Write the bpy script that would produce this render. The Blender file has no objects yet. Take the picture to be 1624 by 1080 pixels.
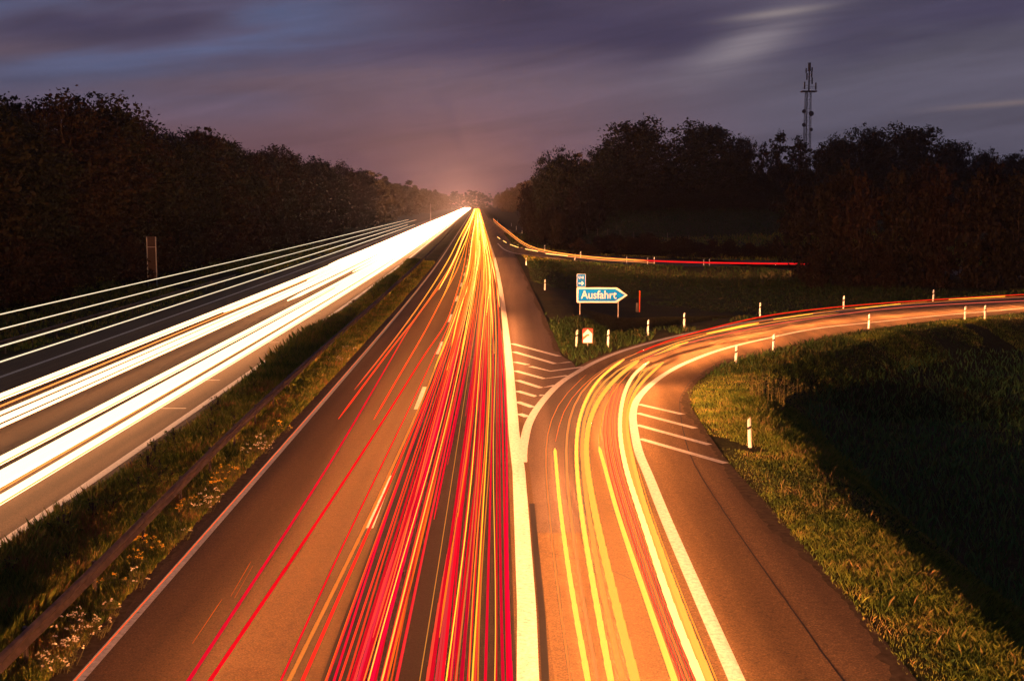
import bpy, math, random
import numpy as np
from mathutils import Vector

random.seed(7)
rng = np.random.default_rng(11)
S = bpy.context.scene
COL = S.collection

# ------------------------------------------------------------------ camera
F = 1980.0                      # focal length in pixels of a 1624 px wide frame
CW, CH = 1624.0, 1080.0
HC = 8.05                       # bridge parapet above the road
TH = math.atan((540.0 - 322.0) / F)
cam_d = bpy.data.cameras.new('camera')
cam = bpy.data.objects.new('camera', cam_d)
COL.objects.link(cam)
cam.location = (0, 0, HC)
cam.rotation_euler = (math.pi / 2 - TH, 0, 0)
cam_d.sensor_width = 36
cam_d.lens = F / CW * 36
cam_d.clip_end = 6000
S.camera = cam

# ------------------------------------------------------------------ sky
W = bpy.data.worlds.new('World')
S.world = W
W.use_nodes = True


def build_sky():
    nt = W.node_tree
    N, L = nt.nodes, nt.links
    N.clear()
    out = N.new('ShaderNodeOutputWorld')
    bg = N.new('ShaderNodeBackground')
    bg.inputs['Strength'].default_value = 1.0
    L.new(bg.outputs[0], out.inputs['Surface'])
    tc = N.new('ShaderNodeTexCoord')
    sep = N.new('ShaderNodeSeparateXYZ')
    L.new(tc.outputs['Generated'], sep.inputs[0])

    def M(op, a, b=None, c=None, clamp=False):
        n = N.new('ShaderNodeMath'); n.operation = op; n.use_clamp = clamp
        for i, v in enumerate((a, b, c)):
            if v is None: continue
            if isinstance(v, (int, float)): n.inputs[i].default_value = v
            else: L.new(v, n.inputs[i])
        return n.outputs[0]

    az = M('ARCTAN2', sep.outputs['X'], sep.outputs['Y'])       # radians right of the road
    el = M('ARCSINE', sep.outputs['Z'])                          # radians above the horizon

    def smooth(v, a, b):
        n = N.new('ShaderNodeMapRange'); n.interpolation_type = 'SMOOTHSTEP'
        L.new(v, n.inputs['Value'])
        n.inputs['From Min'].default_value = a; n.inputs['From Max'].default_value = b
        return n.outputs[0]

    def mix(f, a, b):
        n = N.new('ShaderNodeMix'); n.data_type = 'RGBA'
        L.new(f, n.inputs['Factor'])
        for s, v in ((6, a), (7, b)):
            if isinstance(v, tuple): n.inputs[s].default_value = (*v, 1)
            else: L.new(v, n.inputs[s])
        return n.outputs[2]

    def streak(su, sv, slant, off, detail=4, rough=.55, dist=.3):
        c = N.new('ShaderNodeCombineXYZ')
        L.new(M('MULTIPLY_ADD', az, su, off), c.inputs[0])
        v = M('SUBTRACT', el, M('MULTIPLY', az, slant))
        L.new(M('MULTIPLY', v, sv), c.inputs[1])
        n = N.new('ShaderNodeTexNoise')
        n.inputs['Scale'].default_value = 1.0
        n.inputs['Detail'].default_value = detail
        n.inputs['Roughness'].default_value = rough
        n.inputs['Distortion'].default_value = dist
        L.new(c.outputs[0], n.inputs['Vector'])
        return n.outputs['Fac']

    sky = N.new('ShaderNodeTexSky')
    sky.sky_type = 'NISHITA'; sky.sun_disc = False
    sky.sun_elevation = math.radians(-2.5); sky.sun_rotation = math.radians(-60)
    sky.air_density = 1.0; sky.dust_density = 2.0
    nis = N.new('ShaderNodeVectorMath'); nis.operation = 'SCALE'
    L.new(sky.outputs[0], nis.inputs[0]); nis.inputs[3].default_value = 0.03

    # thin evening cloud sheet: low part pinkish grey, high part slate violet
    n1 = streak(2.2, 16, .10, 3.1)
    n2 = streak(5.0, 42, .16, 8.4, 5, .6, .5)
    n3 = streak(1.3, 9, -.05, 14.7, 3)
    low = mix(smooth(el, 0.0, .11), (.205, .094, .104), (.140, .098, .138))
    side = mix(smooth(az, -.05, .26), low, (.108, .098, .142))
    # blue gaps towards the left
    blue = M('MULTIPLY', smooth(n1, .36, .60), smooth(az, .02, -.20))
    blue = M('MULTIPLY', blue, smooth(el, .045, .12))
    s1 = mix(M('MULTIPLY', blue, .95), side, (.086, .118, .235))
    # darker upper deck with a ragged, slanting lower rim
    rim = M('SUBTRACT', M('ADD', el, M('MULTIPLY', M('SUBTRACT', n1, .5), .085)), M('MULTIPLY', M('MAXIMUM', az, -.1), .04))
    deck = M('MULTIPLY', smooth(rim, .088, .124), smooth(n3, .25, .52))
    deck = M('MULTIPLY', deck, M('SUBTRACT', 1.0, M('MULTIPLY', blue, .8)))
    s2 = mix(M('MULTIPLY', deck, .95), s1, (.050, .042, .090))
    # soft streaks through everything
    k = M('MULTIPLY_ADD', M('SUBTRACT', n2, .5), .95, 1.0)
    k = M('MULTIPLY', k, M('MULTIPLY_ADD', M('SUBTRACT', n3, .5), .5, 1.0))
    vs = N.new('ShaderNodeVectorMath'); vs.operation = 'SCALE'
    L.new(s2, vs.inputs[0]); L.new(k, vs.inputs[3])
    # a thinner place in the deck where the last light comes through
    def blob(a0, e0, sa, se, sl):
        da = M('DIVIDE', M('SUBTRACT', az, a0), sa)
        de = M('DIVIDE', M('SUBTRACT', M('SUBTRACT', el, e0), M('MULTIPLY', M('SUBTRACT', az, a0), sl)), se)
        r2 = M('ADD', M('MULTIPLY', da, da), M('MULTIPLY', de, de))
        return M('POWER', 2.718, M('MULTIPLY', r2, -1.0))
    b1 = M('MULTIPLY', blob(.185, .122, .045, .016, .40), smooth(n2, .2, .7))
    s3 = mix(M('MULTIPLY', b1, 1.0), vs.outputs[0], (.25, .215, .25))
    b2 = blob(.205, .1435, .035, .0028, .10)
    s4 = mix(M('MULTIPLY', b2, .55), s3, (.34, .28, .27))
    b3 = blob(.372, .0725, .045, .0022, .06)
    s5 = mix(M('MULTIPLY', b3, .45), s4, (.27, .20, .19))
    add = N.new('ShaderNodeVectorMath'); add.operation = 'ADD'
    L.new(s5, add.inputs[0]); L.new(nis.outputs[0], add.inputs[1])
    L.new(add.outputs[0], bg.inputs['Color'])


build_sky()
sun_d = bpy.data.lights.new('sun', 'SUN')
sun_d.energy = 0.012
sun_d.angle = math.radians(30)
sun_d.color = (.75, .8, 1.0)
sun = bpy.data.objects.new('sun', sun_d)
COL.objects.link(sun)
sun.rotation_euler = (math.radians(70), 0, math.radians(-60))
S.view_settings.view_transform = 'Standard'
S.view_settings.look = 'None'
S.view_settings.exposure = 0
S.view_settings.gamma = 1
S.view_settings.use_curve_mapping = False
S.render.engine = 'CYCLES'
cy = S.cycles
cy.use_denoising = True
cy.denoiser = 'OPENIMAGEDENOISE'
cy.use_light_tree = True
cy.max_bounces = 2
cy.diffuse_bounces = 1
cy.use_adaptive_sampling = True
cy.adaptive_threshold = .03
cy.glossy_bounces = 1
cy.transparent_max_bounces = 4
cy.volume_bounces = 0
cy.sample_clamp_indirect = 3
cy.sample_clamp_direct = 0
cy.caustics_reflective = False
cy.caustics_refractive = False

# ------------------------------------------------------------------ photogrammetry helpers
ct, st = math.cos(TH), math.sin(TH)


def ray(px, py):
    dx, dy = (px - 812) / F, (py - 540) / F
    return np.array([dx, ct - dy * st, -st - dy * ct])


def un(px, py, z=0.0):
    d = ray(px, py)
    t = (z - HC) / d[2]
    return np.array([d[0] * t, d[1] * t, z])


def uns(pts, z=0.0):
    return [un(x, y, z) for x, y in pts]


def cx(Y):
    """sideways course of the motorway: straight, a very wide left bend, straight"""
    Y = np.asarray(Y, float)
    q = np.clip(Y - 30, 0, 164)
    d = -5e-5 * q * q - .0164 * np.clip(Y - 194, 0, None)
    return -.0111 * Y + d


def road_pt(l, Y, z=0.0):
    return np.array([l + float(cx(Y)), Y, z])


def geo(a, b, n, base=0.0):
    return (np.geomspace(a + base, b + base, n) - base)


YS = np.concatenate([np.linspace(-30, 10, 6)[:-1], geo(10, 2000, 90)])


def catmull(P, step=1.0):
    P = [np.asarray(p, float) for p in P]
    P = [2 * P[0] - P[1]] + P + [2 * P[-1] - P[-2]]
    out = []
    for i in range(1, len(P) - 2):
        p0, p1, p2, p3 = P[i - 1:i + 3]
        n = max(2, int(np.linalg.norm(p2 - p1) / step))
        for k in range(n):
            t = k / n
            out.append(.5 * ((2 * p1) + (-p0 + p2) * t + (2 * p0 - 5 * p1 + 4 * p2 - p3) * t * t + (-p0 + 3 * p1 - 3 * p2 + p3) * t ** 3))
    out.append(P[-2])
    return np.array(out)


def resample(P, n):
    P = np.asarray(P)
    s = np.concatenate([[0], np.cumsum(np.linalg.norm(np.diff(P, axis=0), axis=1))])
    u = np.linspace(0, s[-1], n)
    return np.stack([np.interp(u, s, P[:, k]) for k in range(P.shape[1])], 1)


# ------------------------------------------------------------------ object helpers
def mesh(name, verts, faces, mats, idx=None, smooth=False):
    me = bpy.data.meshes.new(name)
    verts = np.asarray(verts, np.float32)
    if isinstance(faces, np.ndarray):
        k = faces.shape[1]; nf = len(faces)
        me.vertices.add(len(verts)); me.vertices.foreach_set('co', verts.ravel())
        me.loops.add(nf * k); me.loops.foreach_set('vertex_index', faces.astype(np.int32).ravel())
        me.polygons.add(nf)
        me.polygons.foreach_set('loop_start', np.arange(0, nf * k, k, dtype=np.int32))
        me.polygons.foreach_set('loop_total', np.full(nf, k, np.int32))
    else:
        me.from_pydata(verts.tolist(), [], faces)
    for m in (mats if isinstance(mats, (list, tuple)) else [mats]):
        me.materials.append(m)
    if idx is not None:
        me.polygons.foreach_set('material_index', np.asarray(idx, np.int32))
    if smooth:
        me.polygons.foreach_set('use_smooth', np.ones(len(me.polygons), bool))
    me.update(calc_edges=True)
    me.validate()
    return me


def link(name, me, parent=None, loc=None, rotz=None, scale=None):
    o = bpy.data.objects.new(name, me)
    COL.objects.link(o)
    if parent is not None: o.parent = parent
    if loc is not None: o.location = loc
    if rotz is not None: o.rotation_euler = (0, 0, rotz)
    if scale is not None: o.scale = scale
    return o


def empty(name, loc=(0, 0, 0), rotz=0):
    o = bpy.data.objects.new(name, None)
    COL.objects.link(o)
    o.location = loc
    o.rotation_euler = (0, 0, rotz)
    o.empty_display_size = .2
    return o


def tag(o, label=None, cat=None, group=None, kind=None):
    if label: o['label'] = label
    if cat: o['category'] = cat
    if group: o['group'] = group
    if kind: o['kind'] = kind
    return o


class MB:
    def __init__(s):
        s.v, s.f = [], []

    def box(s, c, d, bev=0.0, rz=0.0):
        x, y, z = d[0] / 2, d[1] / 2, d[2] / 2
        b = len(s.v)
        cr, sr = math.cos(rz), math.sin(rz)
        for dx, dy, dz in ((-x, -y, -z), (x, -y, -z), (x, y, -z), (-x, y, -z), (-x, -y, z), (x, -y, z), (x, y, z), (-x, y, z)):
            s.v.append((c[0] + dx * cr - dy * sr, c[1] + dx * sr + dy * cr, c[2] + dz))
        s.f += [tuple(b + i for i in q) for q in ((0, 3, 2, 1), (4, 5, 6, 7), (0, 1, 5, 4), (1, 2, 6, 5), (2, 3, 7, 6), (3, 0, 4, 7))]
        return s

    def prism(s, outline, y0, y1):
        """outline in x,z extruded along y"""
        b, n = len(s.v), len(outline)
        s.v += [(x, y0, z) for x, z in outline] + [(x, y1, z) for x, z in outline]
        s.f += [tuple(range(b, b + n)), tuple(range(b + 2 * n - 1, b + n - 1, -1))]
        s.f += [(b + (i + 1) % n, b + i, b + n + i, b + n + (i + 1) % n) for i in range(n)]
        return s

    def loft(s, rings, cap=True):
        b, n = len(s.v), len(rings[0])
        for r in rings: s.v += [tuple(p) for p in r]
        for k in range(len(rings) - 1):
            for i in range(n):
                j = (i + 1) % n
                s.f.append((b + k * n + i, b + k * n + j, b + (k + 1) * n + j, b + (k + 1) * n + i))
        if cap:
            s.f.append(tuple(b + i for i in range(n - 1, -1, -1)))
            s.f.append(tuple(b + (len(rings) - 1) * n + i for i in range(n)))
        return s

    def tube(s, p, q, r0, r1=None, n=6):
        r1 = r0 if r1 is None else r1
        p, q = Vector(p), Vector(q)
        d = (q - p).normalized()
        a = d.orthogonal().normalized(); b = d.cross(a)
        R = []
        for c, r in ((p, r0), (q, r1)):
            R.append([c + a * r * math.cos(t) + b * r * math.sin(t) for t in (2 * math.pi * i / n for i in range(n))])
        return s.loft(R)

    def mesh(s, name, m, smooth=False):
        return mesh(name, s.v, s.f, m, smooth=smooth)


# ------------------------------------------------------------------ materials
def mat(name, rough=.8, spec=.3):
    m = bpy.data.materials.new(name)
    m.use_nodes = True
    b = m.node_tree.nodes['Principled BSDF']
    b.inputs['Roughness'].default_value = rough
    b.inputs['Specular IOR Level'].default_value = spec
    return m, m.node_tree, b


def nz(nt, scale, detail=4, rough=.6, coord='Object', vec=None, dist=0, stretch=None):
    n = nt.nodes.new('ShaderNodeTexNoise')
    n.inputs['Scale'].default_value = scale
    n.inputs['Detail'].default_value = detail
    n.inputs['Roughness'].default_value = rough
    n.inputs['Distortion'].default_value = dist
    c = nt.nodes.new('ShaderNodeTexCoord')
    src = c.outputs[coord]
    if stretch:
        mp = nt.nodes.new('ShaderNodeMapping'); mp.inputs['Scale'].default_value = stretch
        nt.links.new(src, mp.inputs[0]); src = mp.outputs[0]
    nt.links.new(src, n.inputs['Vector'])
    return n.outputs['Fac']


def ramp(nt, fac, stops):
    r = nt.nodes.new('ShaderNodeValToRGB')
    e = r.color_ramp.elements
    while len(e) < len(stops): e.new(.5)
    for i, (p, c) in enumerate(stops):
        e[i].position = p; e[i].color = (*c, 1)
    nt.links.new(fac, r.inputs[0])
    return r.outputs[0]


def mul(nt, a, b, f=1.0):
    n = nt.nodes.new('ShaderNodeMix'); n.data_type = 'RGBA'; n.blend_type = 'MULTIPLY'
    n.inputs['Factor'].default_value = f
    nt.links.new(a, n.inputs[6]); nt.links.new(b, n.inputs[7])
    return n.outputs[2]


def bump(nt, b, h, s, d=.02):
    n = nt.nodes.new('ShaderNodeBump')
    n.inputs['Strength'].default_value = s; n.inputs['Distance'].default_value = d
    nt.links.new(h, n.inputs['Height']); nt.links.new(n.outputs[0], b.inputs['Normal'])


def plain(name, c, rough=.6, spec=.3, var=.25, scale=6, metal=0):
    m, nt, b = mat(name, rough, spec)
    b.inputs['Metallic'].default_value = metal
    lo = tuple(x * (1 - var) for x in c); hi = tuple(min(1, x * (1 + var * .5)) for x in c)
    nt.links.new(ramp(nt, nz(nt, scale), [(.3, lo), (.7, hi)]), b.inputs['Base Color'])
    return m


def asphalt(name, base, speck=.5):
    m, nt, b = mat(name, .82, .25)
    lo = tuple(x * .82 for x in base); hi = tuple(x * 1.2 for x in base)
    big = ramp(nt, nz(nt, .35, 5, .6, stretch=(1.0, .22, 1)), [(.25, lo), (.75, hi)])
    fine = ramp(nt, nz(nt, 26, 3, .75), [(.28, (.35, .35, .35)), (.5, (.9, .9, .9)), (.72, (2.0, 1.95, 1.85))])
    seam = ramp(nt, nz(nt, 1.6, 6, .7, dist=1.2), [(.28, (.62, .62, .62)), (.42, (1, 1, 1))])
    tyre = ramp(nt, nz(nt, .9, 2, .5, stretch=(1.0, .02, 1)), [(.3, (.55, .55, .55)), (.7, (1.3, 1.3, 1.3))])
    mid_ = ramp(nt, nz(nt, 7, 4, .7), [(.3, (.72, .72, .72)), (.7, (1.3, 1.3, 1.3))])
    c = mul(nt, mul(nt, mul(nt, mul(nt, big, fine, .9), mid_, .8), seam, .7), tyre, 1.0)
    nt.links.new(c, b.inputs['Base Color'])
    bump(nt, b, nz(nt, 22, 4, .8), .9, .018)
    return m


def paint_mat(name, c):
    m, nt, b = mat(name, .6, .3)
    wear = ramp(nt, nz(nt, 9, 6, .75), [(.30, tuple(x * .22 for x in c)), (.40, tuple(x * .62 for x in c)), (.62, c)])
    fine = ramp(nt, nz(nt, 60, 3, .7), [(.3, (.78, .78, .78)), (.6, (1, 1, 1))])
    nt.links.new(mul(nt, wear, fine, 1), b.inputs['Base Color'])
    bump(nt, b, nz(nt, 50, 3, .7), .2, .006)
    return m


def leaf_mat(name, stops):
    m, nt, b = mat(name, .75, .15)
    g = nt.nodes.new('ShaderNodeNewGeometry')
    oi = nt.nodes.new('ShaderNodeObjectInfo')
    a = nt.nodes.new('ShaderNodeMath'); a.operation = 'MULTIPLY'; a.inputs[1].default_value = .25
    nt.links.new(g.outputs['Random Per Island'], a.inputs[0])
    b2 = nt.nodes.new('ShaderNodeMath'); b2.operation = 'MULTIPLY_ADD'; b2.inputs[1].default_value = .70
    nt.links.new(oi.outputs['Random'], b2.inputs[0]); nt.links.new(a.outputs[0], b2.inputs[2])
    nt.links.new(ramp(nt, b2.outputs[0], stops), b.inputs['Base Color'])
    return m


M_road_l = asphalt('asphalt_brown', (.080, .058, .036))
M_road_r = asphalt('asphalt_left_lane', (.078, .048, .021))
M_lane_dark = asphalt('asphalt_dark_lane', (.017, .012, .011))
M_ramp = asphalt('asphalt_ramp', (.115, .072, .031))
M_shoulder = asphalt('asphalt_shoulder', (.085, .060, .042))
M_paint = paint_mat('road_paint', (.60, .58, .52))
M_joint = plain('bitumen_joint', (.012, .011, .011), .7)
M_joint_pale = plain('pale_joint', (.5, .48, .42), .6)
M_white = plain('white_plastic', (.78, .78, .75), .5, var=.12)
M_black = plain('black_plastic', (.015, .015, .015), .5)
M_refl = plain('reflector', (.8, .78, .7), .15, .6)
M_steel = plain('galvanised_steel', (.085, .062, .048), .65, .2, var=.45, scale=3)
M_postgrey = plain('grey_post', (.3, .29, .27), .6)
M_boxgrey = plain('box_grey', (.09, .085, .08), .7)
M_blue = plain('sign_blue', (.002, .25, .95), .7, .04, var=.06)
M_bluedark = plain('sign_blue_small', (.003, .16, .60), .7, .04, var=.06)
M_signwhite = plain('sign_white', (.82, .82, .80), .7, .05, var=.05)
M_signred = plain('sign_red', (.62, .03, .015), .45, var=.1)
M_signbrown = plain('sign_faded_red', (.32, .11, .05), .5, var=.2)
M_orange = plain('orange_stake', (.75, .10, .015), .5, var=.15)
M_wood = plain('weathered_wood', (.16, .12, .085), .85, var=.4, scale=4)
M_bark = plain('bark', (.045, .034, .026), .9, var=.4, scale=3)
M_mast = plain('mast_steel', (.05, .05, .055), .6, var=.3)
M_panelback = plain('sign_back', (.045, .025, .02), .6, var=.3)


def ground_mat():
    m, nt, b = mat('meadow_soil', .95, .1)
    a = ramp(nt, nz(nt, .12, 6, .65), [(.3, (.018, .022, .008)), (.5, (.034, .036, .013)), (.7, (.052, .040, .017))])
    f = ramp(nt, nz(nt, 3.5, 5, .75), [(.3, (.45, .45, .45)), (.7, (1.35, 1.35, 1.3))])
    nt.links.new(mul(nt, a, f, .9), b.inputs['Base Color'])
    bump(nt, b, nz(nt, 5, 5, .75), .8, .12)
    return m


M_ground = ground_mat()


def blade_mat(name, stops):
    m, nt, b = mat(name, .8, .15)
    g = nt.nodes.new('ShaderNodeNewGeometry')
    patch = nz(nt, .8, 5, .65)
    a = nt.nodes.new('ShaderNodeMath'); a.operation = 'MULTIPLY_ADD'; a.inputs[1].default_value = .5
    nt.links.new(g.outputs['Random Per Island'], a.inputs[0])
    s = nt.nodes.new('ShaderNodeMath'); s.operation = 'MULTIPLY_ADD'; s.inputs[1].default_value = 2.4; s.inputs[2].default_value = -.95
    nt.links.new(patch, s.inputs[0]); nt.links.new(s.outputs[0], a.inputs[2])
    nt.links.new(ramp(nt, a.outputs[0], stops), b.inputs['Base Color'])
    return m


M_blade = blade_mat('grass_blades', [(.05, (.035, .070, .010)), (.35, (.085, .135, .015)), (.6, (.14, .17, .022)), (.8, (.18, .17, .035)), (.98, (.26, .17, .06))])
M_blade_med = blade_mat('median_blades', [(.05, (.04, .075, .010)), (.35, (.10, .14, .016)), (.6, (.18, .18, .025)), (.8, (.26, .18, .04)), (.98, (.24, .11, .04))])
M_blade_dark = blade_mat('dark_blades', [(.1, (.010, .030, .005)), (.45, (.016, .040, .007)), (.75, (.030, .042, .010)), (.95, (.060, .040, .015))])
M_dry = blade_mat('dry_stalks', [(.2, (.12, .10, .035)), (.8, (.22, .16, .06))])
M_meadow = blade_mat('meadow_blades', [(.1, (.04, .10, .028)), (.5, (.06, .14, .036)), (.9, (.10, .14, .04))])
M_leaf_wood = leaf_mat('leaves_wood', [(.0, (.005, .007, .002)), (.35, (.008, .009, .0025)), (.62, (.013, .009, .003)), (.85, (.017, .008, .003)), (1, (.010, .010, .003))])
M_leaf_dark = leaf_mat('leaves_dark', [(.0, (.009, .012, .004)), (.5, (.015, .016, .005)), (1, (.024, .019, .006))])
M_leaf_autumn = leaf_mat('leaves_autumn', [(.0, (.003, .004, .001)), (.35, (.007, .005, .0015)), (.7, (.012, .005, .002)), (1, (.007, .007, .002))])
M_leaf_far = leaf_mat('leaves_far_glow_tint', [(.0, (.05, .045, .014)), (.5, (.09, .06, .02)), (1, (.12, .07, .022))])  # paler, browner than the wood leaves: headlight glow put into the colour
M_flower_white = plain('white_flowers', (.55, .47, .30), .8, var=.2, scale=20)
M_flower_yellow = plain('yellow_flowers', (.62, .36, .02), .8, var=.2, scale=20)
M_weed = plain('dry_weed', (.13, .12, .03), .85, var=.3, scale=8)


def glow_mat():
    m = bpy.data.materials.new('light_trail')
    m.use_nodes = True
    nt = m.node_tree; nt.nodes.clear()
    o = nt.nodes.new('ShaderNodeOutputMaterial')
    e = nt.nodes.new('ShaderNodeEmission')
    a = nt.nodes.new('ShaderNodeAttribute'); a.attribute_name = 'glow'
    nt.links.new(a.outputs['Color'], e.inputs['Color'])
    nt.links.new(e.outputs[0], o.inputs['Surface'])
    m.cycles.emission_sampling = 'FRONT'
    return m


def lamp_mat(name, c, s):
    m = bpy.data.materials.new(name)
    m.use_nodes = True
    nt = m.node_tree; nt.nodes.clear()
    o = nt.nodes.new('ShaderNodeOutputMaterial')
    e = nt.nodes.new('ShaderNodeEmission')
    e.inputs['Color'].default_value = (*c, 1); e.inputs['Strength'].default_value = s
    nt.links.new(e.outputs[0], o.inputs['Surface'])
    m.cycles.emission_sampling = 'FRONT'
    return m


M_glow = glow_mat()
M_glow_dim = glow_mat()
M_glow_dim.cycles.emission_sampling = 'NONE'
WARM = (1.0, .35, .12)
M_beam_main = lamp_mat('headlamp_main', WARM, 4500)
M_beam_left = lamp_mat('headlamp_left', WARM, 32000)
M_beam_ramp = lamp_mat('headlamp_ramp', WARM, 13000)
M_beam_upper = lamp_mat('headlamp_upper', WARM, 135000)
M_beam_edge = [(y_, lamp_mat('headlamp_edge', WARM, 130000 * k_)) for y_, k_ in ((-99, .05), (18, .08), (24, .13), (30, .2), (37, .32), (45, .5), (56, .75), (70, 1.0))]

# ------------------------------------------------------------------ pavement outlines (world metres)
RL_L, RL_R = -25.8, -11.3          # left carriageway
RR_L, RR_R = -7.55, .95            # right carriageway

# exit ramp: inner (left / outer-bend) line, inside-bend line, outer pavement edge
ramp_line_L = [road_pt(.72, y) for y in (-10, 5, 14, 22)] + uns([(829, 747), (833, 692), (843, 662), (863, 633), (889, 607), (917, 589), (946, 573), (989, 556), (1056, 537), (1120, 523.5), (1200, 509), (1337, 492.5), (1480, 480.5), (1624, 471.5)])
ramp_line_R = uns([(1190, 1130), (1169, 1079), (1105, 935), (1055, 820), (1029, 755), (1013, 716), (1005.5, 680), (1004, 654), (1011, 633), (1029, 612.6), (1055, 593), (1091, 574), (1147, 553.5), (1224, 535), (1298, 520.5), (1387, 511), (1490, 500.5), (1624, 489)])
ramp_edge_R = uns([(1490, 1140), (1442, 1077), (1337, 946), (1261, 858), (1211, 800), (1151, 734.5), (1110, 675), (1092, 644), (1092, 622), (1101, 606), (1117, 594.5), (1143, 579), (1184, 566), (1239, 553), (1316, 533.5), (1387, 521.4), (1490, 508), (1624, 495.5)])


def extend(P, a=0.0, b=0.0):
    P = [np.array(p) for p in P]
    if a:
        d = P[0] - P[1]; P = [P[0] + d / np.linalg.norm(d) * a] + P
    if b:
        d = P[-1] - P[-2]; P = P + [P[-1] + d / np.linalg.norm(d) * b]
    return P


ramp_line_L = catmull(extend(ramp_line_L, 0, 45), .8)
ramp_line_R = catmull(extend(ramp_line_R, 14, 45), .8)
ramp_edge_R = catmull(extend(ramp_edge_R, 14, 45), .8)
# outer-bend pavement edge a little beyond its line
def offset(P, d):
    P = np.asarray(P); t = np.gradient(P, axis=0); t[:, 2] = 0
    t /= np.linalg.norm(t, axis=1)[:, None]
    n = np.stack([t[:, 1], -t[:, 0], 0 * t[:, 0]], 1)      # to the right of travel
    return P + n * d


ramp_edge_L = offset(ramp_line_L, -.42)

# hard shoulder right of the motorway beyond the gore
sh_edge = uns([(912, 581), (887, 558), (859, 495), (833.5, 440), (818, 407)])
sh_edge = catmull([road_pt(2.2, 30), road_pt(3.1, 42)] + sh_edge, 1.0)
sh_far_y = np.concatenate([np.linspace(sh_edge[-1][1] + 6, 420, 30), geo(440, 2000, 20)])
l_end = sh_edge[-1][0] - float(cx(sh_edge[-1][1]))
sh_l = l_end
# entry ramp farther away
r2_lo = uns([(782, 386), (790, 394.5), (800, 399.5), (816, 403), (864, 409), (900, 413.5), (951, 418), (1039, 421.5), (1117, 423), (1200, 425.5), (1275, 428)])
r2_lo = catmull(extend(r2_lo, 0, 40), 1.5)
r2_hi = uns([(776, 345), (784, 353), (794, 357.5), (808, 364), (824, 376), (837, 387.5), (864, 396.5), (900, 401), (951, 405.5), (1039, 409.5), (1117, 411.5), (1200, 413.5), (1275, 415.5)])
r2_hi = catmull(extend(r2_hi, 0, 40), 1.5)


def pip(X, Y, poly):
    inside = np.zeros(X.shape, bool)
    n = len(poly)
    for i in range(n):
        x1, y1 = poly[i][:2]; x2, y2 = poly[(i + 1) % n][:2]
        c = ((y1 > Y) != (y2 > Y))
        with np.errstate(divide='ignore', invalid='ignore'):
            xi = (x2 - x1) * (Y - y1) / (y2 - y1 + 1e-12) + x1
        inside ^= c & (X < xi)
    return inside


def segdist(X, Y, P):
    P = np.asarray(P)[:, :2]
    d2 = np.full(X.shape, 1e9)
    for a, b in zip(P[:-1], P[1:]):
        ab = b - a
        t = np.clip(((X - a[0]) * ab[0] + (Y - a[1]) * ab[1]) / (ab @ ab + 1e-9), 0, 1)
        d2 = np.minimum(d2, (X - a[0] - t * ab[0]) ** 2 + (Y - a[1] - t * ab[1]) ** 2)
    return np.sqrt(d2)


sub = lambda P, k: np.asarray(P)[::k]
POLY_RAMP = np.concatenate([sub(ramp_edge_L, 2), sub(ramp_edge_R, 2)[::-1]])
POLY_R2 = np.concatenate([sub(r2_lo, 2), sub(r2_hi, 2)[::-1]])
sh_near = np.array([road_pt(.5, y) for y in np.linspace(sh_edge[0][1], sh_edge[-1][1], 30)])
POLY_SH = np.concatenate([sub(sh_edge, 2), sh_near[::-1]])


def sstep(x, a, b):
    t = np.clip((x - a) / (b - a), 0, 1)
    return t * t * (3 - 2 * t)


_noise_k = [(rng.uniform(-1, 1) * f, rng.uniform(-1, 1) * f, rng.uniform(0, 6.28), a) for f, a in ((.08, .5), (.15, .3), (.3, .18), (.7, .08), (1.3, .05)) for _ in range(3)]


def wob(X, Y):
    return sum(a * np.sin(kx * X + ky * Y + p) for kx, ky, p, a in _noise_k)


def pave_dist(X, Y):
    """distance outside the nearest pavement edge (0 on pavement)"""
    l = X - cx(Y)
    d = np.where(l < -18, np.maximum(0, RL_L - l), 1e9)
    d = np.minimum(d, np.where((l >= -18) & (l < -9.4), np.maximum(0, l - RL_R), 1e9))
    far_r = np.where(Y > sh_edge[-1][1], sh_l, RR_R)
    d = np.minimum(d, np.where(l >= -9.4, np.maximum(np.maximum(0, RR_L - l), np.maximum(0, l - far_r)), 1e9))
    for poly in (POLY_RAMP, POLY_R2, POLY_SH):
        near = (X > -40) & (X < 140) & (Y < 420)
        if not near.any(): continue
        xs, ys = X[near], Y[near]
        dd = segdist(xs, ys, poly)
        dd[pip(xs, ys, poly)] = 0
        d[near] = np.minimum(d[near], dd)
    return d


def terrain(X, Y, pd=None):
    X = np.asarray(X, float); Y = np.asarray(Y, float)
    pd = pave_dist(X, Y) if pd is None else pd
    l = X - cx(Y)
    right = sstep(l, 0, 4)
    deep = np.where(Y > 95 + .25 * X, .9, 2.3)
    z = -.085 + .055 * sstep(pd, 0, .25)
    z = z - right * deep * sstep(pd, 2.2 + .5 * wob(X, Y), 7.0 + .5 * wob(X, Y)) + .05 * wob(X, Y) * sstep(pd, .3, 2)
    hill = np.clip(.056 * (Y - 176), 0, 8.3) * sstep(l, 13, 34) * sstep(pd, .5, 8)
    hill = np.where(Y < 170, 0, hill)
    z = z + hill + (hill > .5) * .25 * wob(X * .5, Y * .5)
    left = sstep(-l, 30, 44)
    z = z + left * 1.2
    return z


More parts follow.
